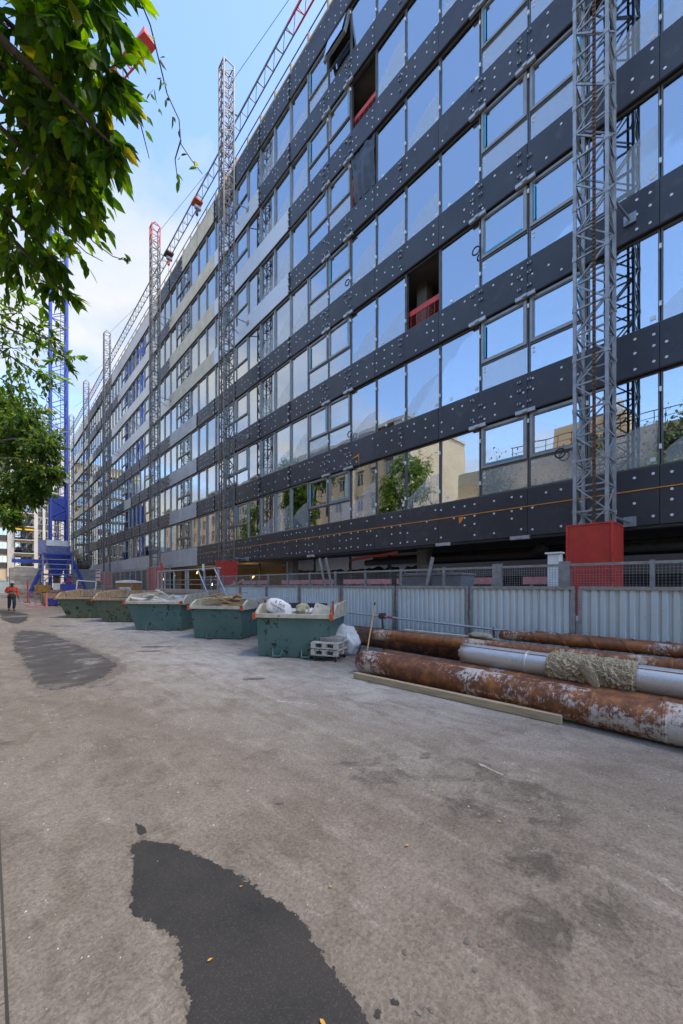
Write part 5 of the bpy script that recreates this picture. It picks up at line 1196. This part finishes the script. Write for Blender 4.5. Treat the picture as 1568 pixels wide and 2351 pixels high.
apt('apartment_block', 'beige apartment block with balconies and yellow awnings closing the end of the street', (0, 108, 0), 0,
    [(-4.0, -2.9, 'pier'), (-2.9, .9, 'balc'), (.9, 1.5, 'pier'), (1.5, 3.04, 'win'), (3.04, 4.10, 'pier'), (4.10, 7.46, 'balc'), (7.46, 8.14, 'pier'), (8.14, 8.98, 'win'), (8.98, 9.43, 'pier'), (9.43, 10.4, 'win'), (10.4, 11.0, 'pier'), (11.0, 12.0, 'win'), (12.0, 13, 'pier')],
    8, 5.47, 2.9, 30, -8, 14, 12, awn=(2, 4, 7))
t_ = apt('apartment_block', 'long beige apartment block facing the office facade across the yard, seen in its windows', (-9, 24, 0), rad(90),
    [x for k in range(9) for x in ((k*8.2, k*8.2+1.6, 'pier'), (k*8.2+2.0, k*8.2+3.1, 'win'), (k*8.2+4.4, k*8.2+5.5, 'win'), (k*8.2+6.6, k*8.2+7.7, 'win'))],
    5, 3.6, 2.9, 18.6, 0, 74.5, 10, spm='plaster')
hq = thing('terrace_house', 'low beige house with roof terrace and hanging plants, mirrored in the glass', 'building', (-8.5, 1.5, 0), rad(90))
part('wall', MB().box(-16, 0, 0, 17, 9, 10.6), 'plaster', hq); part('cornice', MB().box(-16.1, -.25, 9.2, 17.1, 0, 9.5), 'conc', hq); part('parapet', MB().box(-16, -.002, 10.602, 17, .3, 11.7), 'conc', hq)
part('upper_room', MB().box(5.0, 2.2, 10.61, 9.5, 8, 14.0), 'plaster', hq); part('upper_room', MB().box(-9.0, 3, 10.61, -3, 8, 13.4), 'pier', hq)
wm_ = MB(); rect_frame(wm_, 0, 0, 1.2, 1.7, .07, -.04, .04)
for k in range(14):
    for f in range(3):
        f_ = part('window', MB().box(0, -.05, 0, 1.1, -.004, .08).box(0, -.05, 1.52, 1.1, -.004, 1.6).box(0, -.05, .08, .08, -.004, 1.52).box(1.02, -.05, .08, 1.1, -.004, 1.52), 'rim', hq, (-14+k*2.2, 0, 1.2+f*2.9)); part('pane', MB().box(.08, -.03, .08, 1.02, -.006, 1.52), 'winglass', f_)
tr_ = MB(); 
for a in range(30): tr_.bar((-14+a*.9, .1, 11.7), (-14+a*.9, .1, 12.6), .04)
tr_.bar((-14, .1, 12.6), (12.2, .1, 12.6), .05); tr_.bar((-14, .1, 12.15), (12.2, .1, 12.15), .03)
part('terrace_railing', tr_, 'rack', hq)
dsh = MB(); dv = [(0, -.12, 0)] + [(.6*math.cos(a*math.pi/9), 0, .6*math.sin(a*math.pi/9)) for a in range(18)]
dsh.add([(x, y-.5, z+14.6) for x, y, z in dv], [(0, 1+a, 1+(a+1) % 18) for a in range(18)]).tube((0, -.35, 13.2), (0, -.35, 14.5), .05, n=6)
part('satellite_dish', dsh, 'white', hq, (5.6, 2.4, -.4))
# ------------------------------------------------------------------ foliage
LT = np.array([(0,0,0),(.28,.19,.025),(.28,-.19,.025),(.28,0,-.012),(.62,.17,.0),(.62,-.17,.0),(.62,0,-.045),(1,0,-.12)], float)
LF = [(0,3,1),(0,2,3),(3,6,4,1),(3,2,5,6),(6,7,4),(6,5,7)]
def frame_of(d, up):
    d = d/np.linalg.norm(d); s_ = np.cross(up, d); l = np.linalg.norm(s_)
    s_ = s_/l if l > 1e-4 else np.array((1., 0, 0)); return np.stack([d, s_, np.cross(d, s_)], 0)
class Leaves:
    def __init__(s): s.items = []
    def add(s, p, d, up, size, w=1.0): s.items.append((np.array(p, float), np.array(d, float), np.array(up, float), size, w))
    def mesh(s, name, m, items=None):
        items = s.items if items is None else items
        V = np.empty((len(items)*8, 3)); F = []
        for k, (p, d, up, sz, w) in enumerate(items):
            V[k*8:k*8+8] = (LT*np.array((sz, sz*w, sz))) @ frame_of(d, up) + p
            F += [tuple(i+k*8 for i in f) for f in LF]
        me = bpy.data.meshes.new(name); me.from_pydata(V.tolist(), [], F); me.materials.append(M[m]); return me
LEAF1 = None
def grow(tree, blobs, base, leafm, size, twigs, lpt, seed, limb_r=.05, droop=.6, singles=0, hub=None, fine=False):
    """limbs from the trunk to each blob, twigs through the blob, leaves alternate on the twigs"""
    rg_ = np.random.default_rng(seed); L = Leaves(); limb = MB(); tw = MB(); hub = np.array(hub if hub is not None else base)
    for bi, (x, y, z, r) in enumerate(blobs):
        c = np.array((x, y, z)); mid = (hub+c)/2 + np.array((0, 0, .15*np.linalg.norm(c-hub))) + rg_.normal(0, .05, 3)
        limb.path([tuple(hub), tuple((hub*.4+mid*.6)), tuple(mid*.5+c*.5+np.array((0,0,.05))), tuple(c)], limb_r, limb_r*.25, 6)
        nt_ = max(3, int(twigs*(r if fine else r**1.6)))
        for k in range(nt_):
            o = rg_.normal(0, 1, 3); o /= np.linalg.norm(o); st = c + o*r*rg_.uniform(.0, .55)
            d = o*.8 + np.array((.25, 0, -droop*rg_.uniform(.2, 1.2))) + rg_.normal(0, .3, 3); d /= np.linalg.norm(d)
            ln = r*rg_.uniform(.5, .95) if not fine else min(r, 1.6)*rg_.uniform(.35, .7)
            pts = [st + d*ln*a + np.array((0, 0, -.22*ln*a*a)) for a in (0, .33, .66, 1)]
            tw.path([tuple(p) for p in pts], .006*(2 if fine else 1), .002, 4)
            for q in range(lpt):
                a = (q+.6)/lpt; i_ = min(2, int(a*3)); p = pts[i_] + (pts[i_+1]-pts[i_])*(a*3-i_)
                sd = rg_.normal(0, 1, 3); sd -= d*sd.dot(d); sd /= np.linalg.norm(sd)
                ld = d*.55 + sd*.75 + np.array((0, 0, -droop*.7)); L.add(p, ld, np.array((0, 0, 1.)) + rg_.normal(0, .45, 3), size*rg_.uniform(.65, 1.25), rg_.uniform(.85, 1.25))
            L.add(pts[3], d + np.array((0, 0, -.3)), np.array((0, 0, 1.)) + rg_.normal(0, .4, 3), size*rg_.uniform(.8, 1.2))
    part('branch', limb, 'bark', tree, kind='stuff'); part('twig', tw, 'twig', tree, kind='stuff')
    items = L.items
    if singles:
        cam_ = np.array((0, 0, 1.65)); items = sorted(items, key=lambda t: np.linalg.norm(t[0]-cam_))
        me = Leaves(); unit = me.mesh('leaf', leafm, [(np.zeros(3), np.array((1., 0, 0)), np.array((0, 0, 1.)), 1, 1)])
        for (p, d, up, sz, w) in items[:singles]:
            R_ = frame_of(d, up); o = inst('leaf', unit, tree); Mx = Matrix(((*R_[:, 0],), (*R_[:, 1],), (*R_[:, 2],))) if False else Matrix([[R_[j][i] for j in range(3)] for i in range(3)])
            o.matrix_local = Matrix.LocRotScale(Vector(p), Mx.to_quaternion(), Vector((sz, sz*w, sz)))
        items = items[singles:]
    o = inst('foliage', L.mesh('foliage', leafm, items), tree, kind='stuff'); return L
def trunk(tree, base, top, r0, r1, seed=0):
    pts = [Vector(base).lerp(Vector(top), a/6) + (mnoise.noise_vector(Vector((a*.7, seed, 0)))*.12 if 0 < a < 6 else Vector()) for a in range(7)]
    part('trunk', MB().path([tuple(p) for p in pts], r0, r1, 10), 'bark', tree, smooth=True)
def rel(bl_, ox, oy): return [(x-ox, y-oy, z, r) for x, y, z, r in bl_]
A = [(.46,3.0,5.75,.32),(.30,3.6,5.6,.5),(.40,3.75,5.35,.4),(.23,4.13,6.19,.62),(.42,3.22,5.54,.35),(.60,3.2,5.30,.22),(.38,4.14,5.69,.56),(.56,3.47,5.19,.26),(.70,3.36,5.02,.15),(.27,4.78,5.51,.55),(.52,4.12,5.08,.29),(.62,3.8,5.0,.17),(.24,5.49,5.37,.43),(.52,4.94,5.01,.19),(.58,5.1,4.82,.16),
     (-.6,3.4,6.2,.8),(-.9,4.6,6.3,.9),(-.3,2.4,6.4,.7),(-1.6,3.0,7.0,1.1),(-.9,5.6,5.9,.7),(-2.6,4.2,7.4,1.2),(.2,3.0,7.0,.7),(-1.4,1.4,7.0,1.0)]
t = thing('near_tree', 'broad leaved tree hanging large green leaves over the yard', 'tree', (-2.6, 3.6, 0))
trunk(t, (0, 0, 0), (.1, .1, 5.2), .17, .09, 1)
grow(t, rel(A, -2.6, 3.6), (0, 0, 4.0), 'leaf', .15, 92, 10, 21, .045, .75, singles=290, hub=(.1, .1, 5.1))
# bare hanging vine and odd twigs at the outer edge
b = MB()
for pts in ([(.3,2.9,6.2),(.62,2.9,5.95),(.87,3.0,5.72),(1.03,3.13,5.48),(1.10,3.07,5.28),(1.11,3.06,5.09),(1.17,3.0,4.96),(1.23,2.94,4.85)], [(1.11,3.06,5.12),(1.08,3.1,4.98),(1.105,3.12,4.86)], [(.52,4.3,5.1),(.72,4.2,4.84),(.86,4.1,4.72),(.98,3.99,4.67)], [(.5,4.5,5.05),(.68,4.3,4.78),(.80,4.2,4.70)], [(.70,3.3,5.35),(.86,3.2,5.16),(.92,3.2,4.95)]):
    b.path([(x+2.6, y-3.6, z) for x, y, z in pts], .006, .003, 5)
part('hanging_twig', b, 'twig', t, kind='stuff')
L = Leaves(); rg2 = np.random.default_rng(5)
for (x, y, z) in ((.90,3.02,5.66),(.95,3.05,5.60),(1.0,3.1,5.52),(.97,3.08,5.50),(1.02,3.12,5.42),(.93,3.1,5.40),(.90,3.1,5.34),(.96,3.1,5.28),(1.06,3.1,5.3),(1.1,3.07,5.2),(1.11,3.06,5.0),(1.18,2.99,4.95),(1.2,2.97,4.9),(1.1,3.12,4.9),(1.11,3.12,4.85),(.93,4.02,4.70),(.96,4.0,4.70),(.99,3.99,4.68),(.9,3.16,5.22),(.88,3.16,5.1)):
    for q in range(2): L.add((x+2.6, y-3.6, z), rg2.normal(0, 1, 3)+np.array((.3, 0, -.6)), rg2.normal(0, 1, 3)+np.array((0, 0, 1)), rg2.uniform(.04, .085))
inst('foliage', L.mesh('foliage', 'leaf'), t, kind='stuff')
B_ = [(.34,6.76,5.31,.47),(.28,7.63,5.21,.59),(.62,6.73,5.08,.30),(.82,6.8,4.93,.22),(.60,7.82,5.03,.40),(.25,8.2,4.89,.42),(-.5,7.4,5.8,.8),(-1.2,8.2,6.4,1.0),(-.6,6.4,6.3,.7),(-2.0,7.2,7.0,1.2)]
t = thing('slender_tree', 'slender tree with thin arching twigs and small leaves beside the near tree', 'tree', (-3.0, 8.2, 0))
trunk(t, (0, 0, 0), (.2, 0, 5.4), .12, .06, 2)
grow(t, rel(B_, -3.0, 8.2), (0, 0, 4), 'leaf', .10, 62, 8, 33, .035, .5, hub=(.2, 0, 5.2))
C_ = [(1.5,28.42,11.0,1.7),(.92,30.42,10.28,2.0),(2.2,26.6,9.4,1.2),(2.45,26.4,7.9,.9),(1.52,28.5,8.0,1.7),(.92,30.42,6.9,1.3),(2.0,27.99,6.9,.8),(.8,26.6,5.2,.7),(.56,32.1,12.6,1.8),(-1.0,32.2,10,3.0),(-.65,33.2,13.2,2.6),(-3.0,34,11,3.2),(-2.5,30,13,2.2)]
t = thing('feathery_tree', 'dense feathery green tree standing in front of the beige apartment block', 'tree', (-2.8, 31.5, 0))
trunk(t, (0, 0, 0), (.3, 0, 8.5), .30, .16, 3)
grow(t, rel(C_, -2.8, 31.5), (0, 0, 6), 'leafc', .26, 90, 11, 44, .10, .55, hub=(.3, 0, 8.2), fine=True)
T_ = [(-4.2,20.5,11.5,1.8),(-3.6,19,9.8,1.5),(-4.8,22.3,9.6,1.7),(-3.4,21.8,8.2,1.5),(-4.6,18.6,7.6,1.4),(-5.6,20.6,12.5,1.6),(-3.2,23.4,6.8,1.1),(-5.8,23.5,11,1.5)]
t = thing('shade_tree', 'rounded dark green tree mirrored in the lower office windows', 'tree', (-4.6, 20.8, 0))
trunk(t, (0, 0, 0), (0, 0, 7.5), .26, .14, 4)
grow(t, rel(T_, -4.6, 20.8), (0, 0, 6), 'leafc', .24, 60, 9, 55, .09, .5, hub=(0, 0, 7.2), fine=True)
T2 = [(-3.6,46,9.5,1.9),(-3.0,44.5,8,1.4),(-4.4,48,8.4,1.7),(-4,46,11.6,1.6)]
t = thing('shade_tree', 'smaller rounded tree in front of the long beige block across the yard', 'tree', (-4.0, 46, 0))
trunk(t, (0, 0, 0), (0, 0, 7.0), .22, .12, 5)
grow(t, rel(T2, -4.0, 46), (0, 0, 6), 'leafc', .28, 50, 8, 66, .08, .5, hub=(0, 0, 6.6), fine=True)
# ivy on the terrace house
L = Leaves(); rg3 = np.random.default_rng(9)
for (cy, cz, sy, sz_, n) in ((6.5, 8.5, 1.6, 1.6, 900), (3.0, 10.5, 1.4, 1.5, 800), (10.5, 7.5, 1.8, 1.6, 900), (14.5, 9.5, 1.3, 2.2, 800), (0, 9.0, 1.8, 2.6, 900), (-4.5, 10.5, 2.0, 2.2, 900), (8.2, 11.5, .8, .7, 300)):
    for q in range(n):
        a, b_ = rg3.normal(0, .55, 2); L.add((-8.5+.08+abs(rg3.normal(0, .22)), cy+a*sy, cz+b_*sz_), np.array((.5, rg3.normal(0, .6), -1)), np.array((1, 0, .4))+rg3.normal(0, .3, 3), rg3.uniform(.14, .30), 1.3)
o = inst('ivy', L.mesh('ivy', 'ivy'), None, kind='stuff'); tag(o, 'green ivy hanging over the terrace house wall', 'ivy')
# fallen leaves and grit on the ground
fl = Leaves().mesh('fallen_leaf', 'fallen', [(np.zeros(3), np.array((1., 0, 0)), np.array((0, 0, 1.)), .05, 1.0)])
rf = random.Random(5)
for q, (x, y) in enumerate(((.92, 1.12), (.70, 1.62), (1.36, 1.58), (2.62, 1.75), (2.9, 2.9), (1.7, 2.2), (2.35, 2.45), (1.92, 1.5), (2.1, 3.3), (3.3, 3.9), (1.5, 3.6), (2.6, 1.2), (3.6, 5.2), (2.2, 5.5), (1.05, 4.4), (4.0, 4.6), (1.0, 1.9))):
    o = inst('fallen_leaf', fl, None, (x, y, .014), (rf.uniform(-.1, .1), rf.uniform(-.1, .1), rf.uniform(0, 6)), scale=(rf.uniform(.4, .75),)*3); tag(o, 'small yellow fallen leaf lying on the asphalt' if q > 1 else ('small yellow fallen leaf on the dark wet patch' if q == 0 else 'small yellow fallen leaf beside the dark wet patch'), 'leaf', 'fallen leaves')
peb = [MB().add([Vector((v.x, v.y*.8, v.z*.5))*s_ + mnoise.noise_vector(v*2+Vector((s_*900, 0, 0)))*s_*.35 for v in ICO2[0][:]], ICO2[1]) for s_ in (1.0,)][0]
gb = MB()
for q in range(900):
    d = rf.uniform(.9, 1)*math.sqrt(rf.uniform(1, 60)); a = rf.uniform(rad(0), rad(84)); x, y = d*math.sin(a), d*math.cos(a)
    s_ = rf.choice((.003, .004, .004, .006, .009))*(1 if d > 2.5 else .7)
    gb.add([(x+px*s_*rf.uniform(.7, 1.2), y+py*s_*rf.uniform(.7, 1.2), pz*s_*.8) for px, py, pz in ((1,0,0),(-.4,.9,0),(-.6,-.8,0),(.1,.1,1))], [(0,1,3),(1,2,3),(2,0,3)])
o = part('grit', gb, 'rubble', None, kind='stuff'); tag(o, 'scattered pale grit and crumbs on the asphalt', 'grit')
# far hoarding at the end of the street
ME_SH2 = corr(1.9, 2.2, 14, .035).mesh('corrugated_sheet', 'fence')
for k in range(5):
    t = thing('hoarding_panel', 'pale grey far hoarding panel in front of the apartment block', 'fence panel', (-3.2+2.02*k, 92, 0), rad(-90), 'far hoarding panels')
    inst('corrugated_sheet', ME_SH2, t, (0, 0, .02)); part('top_rail', MB().box(-.05, 0, 2.222, .02, 1.95, 2.27), 'galv', t)
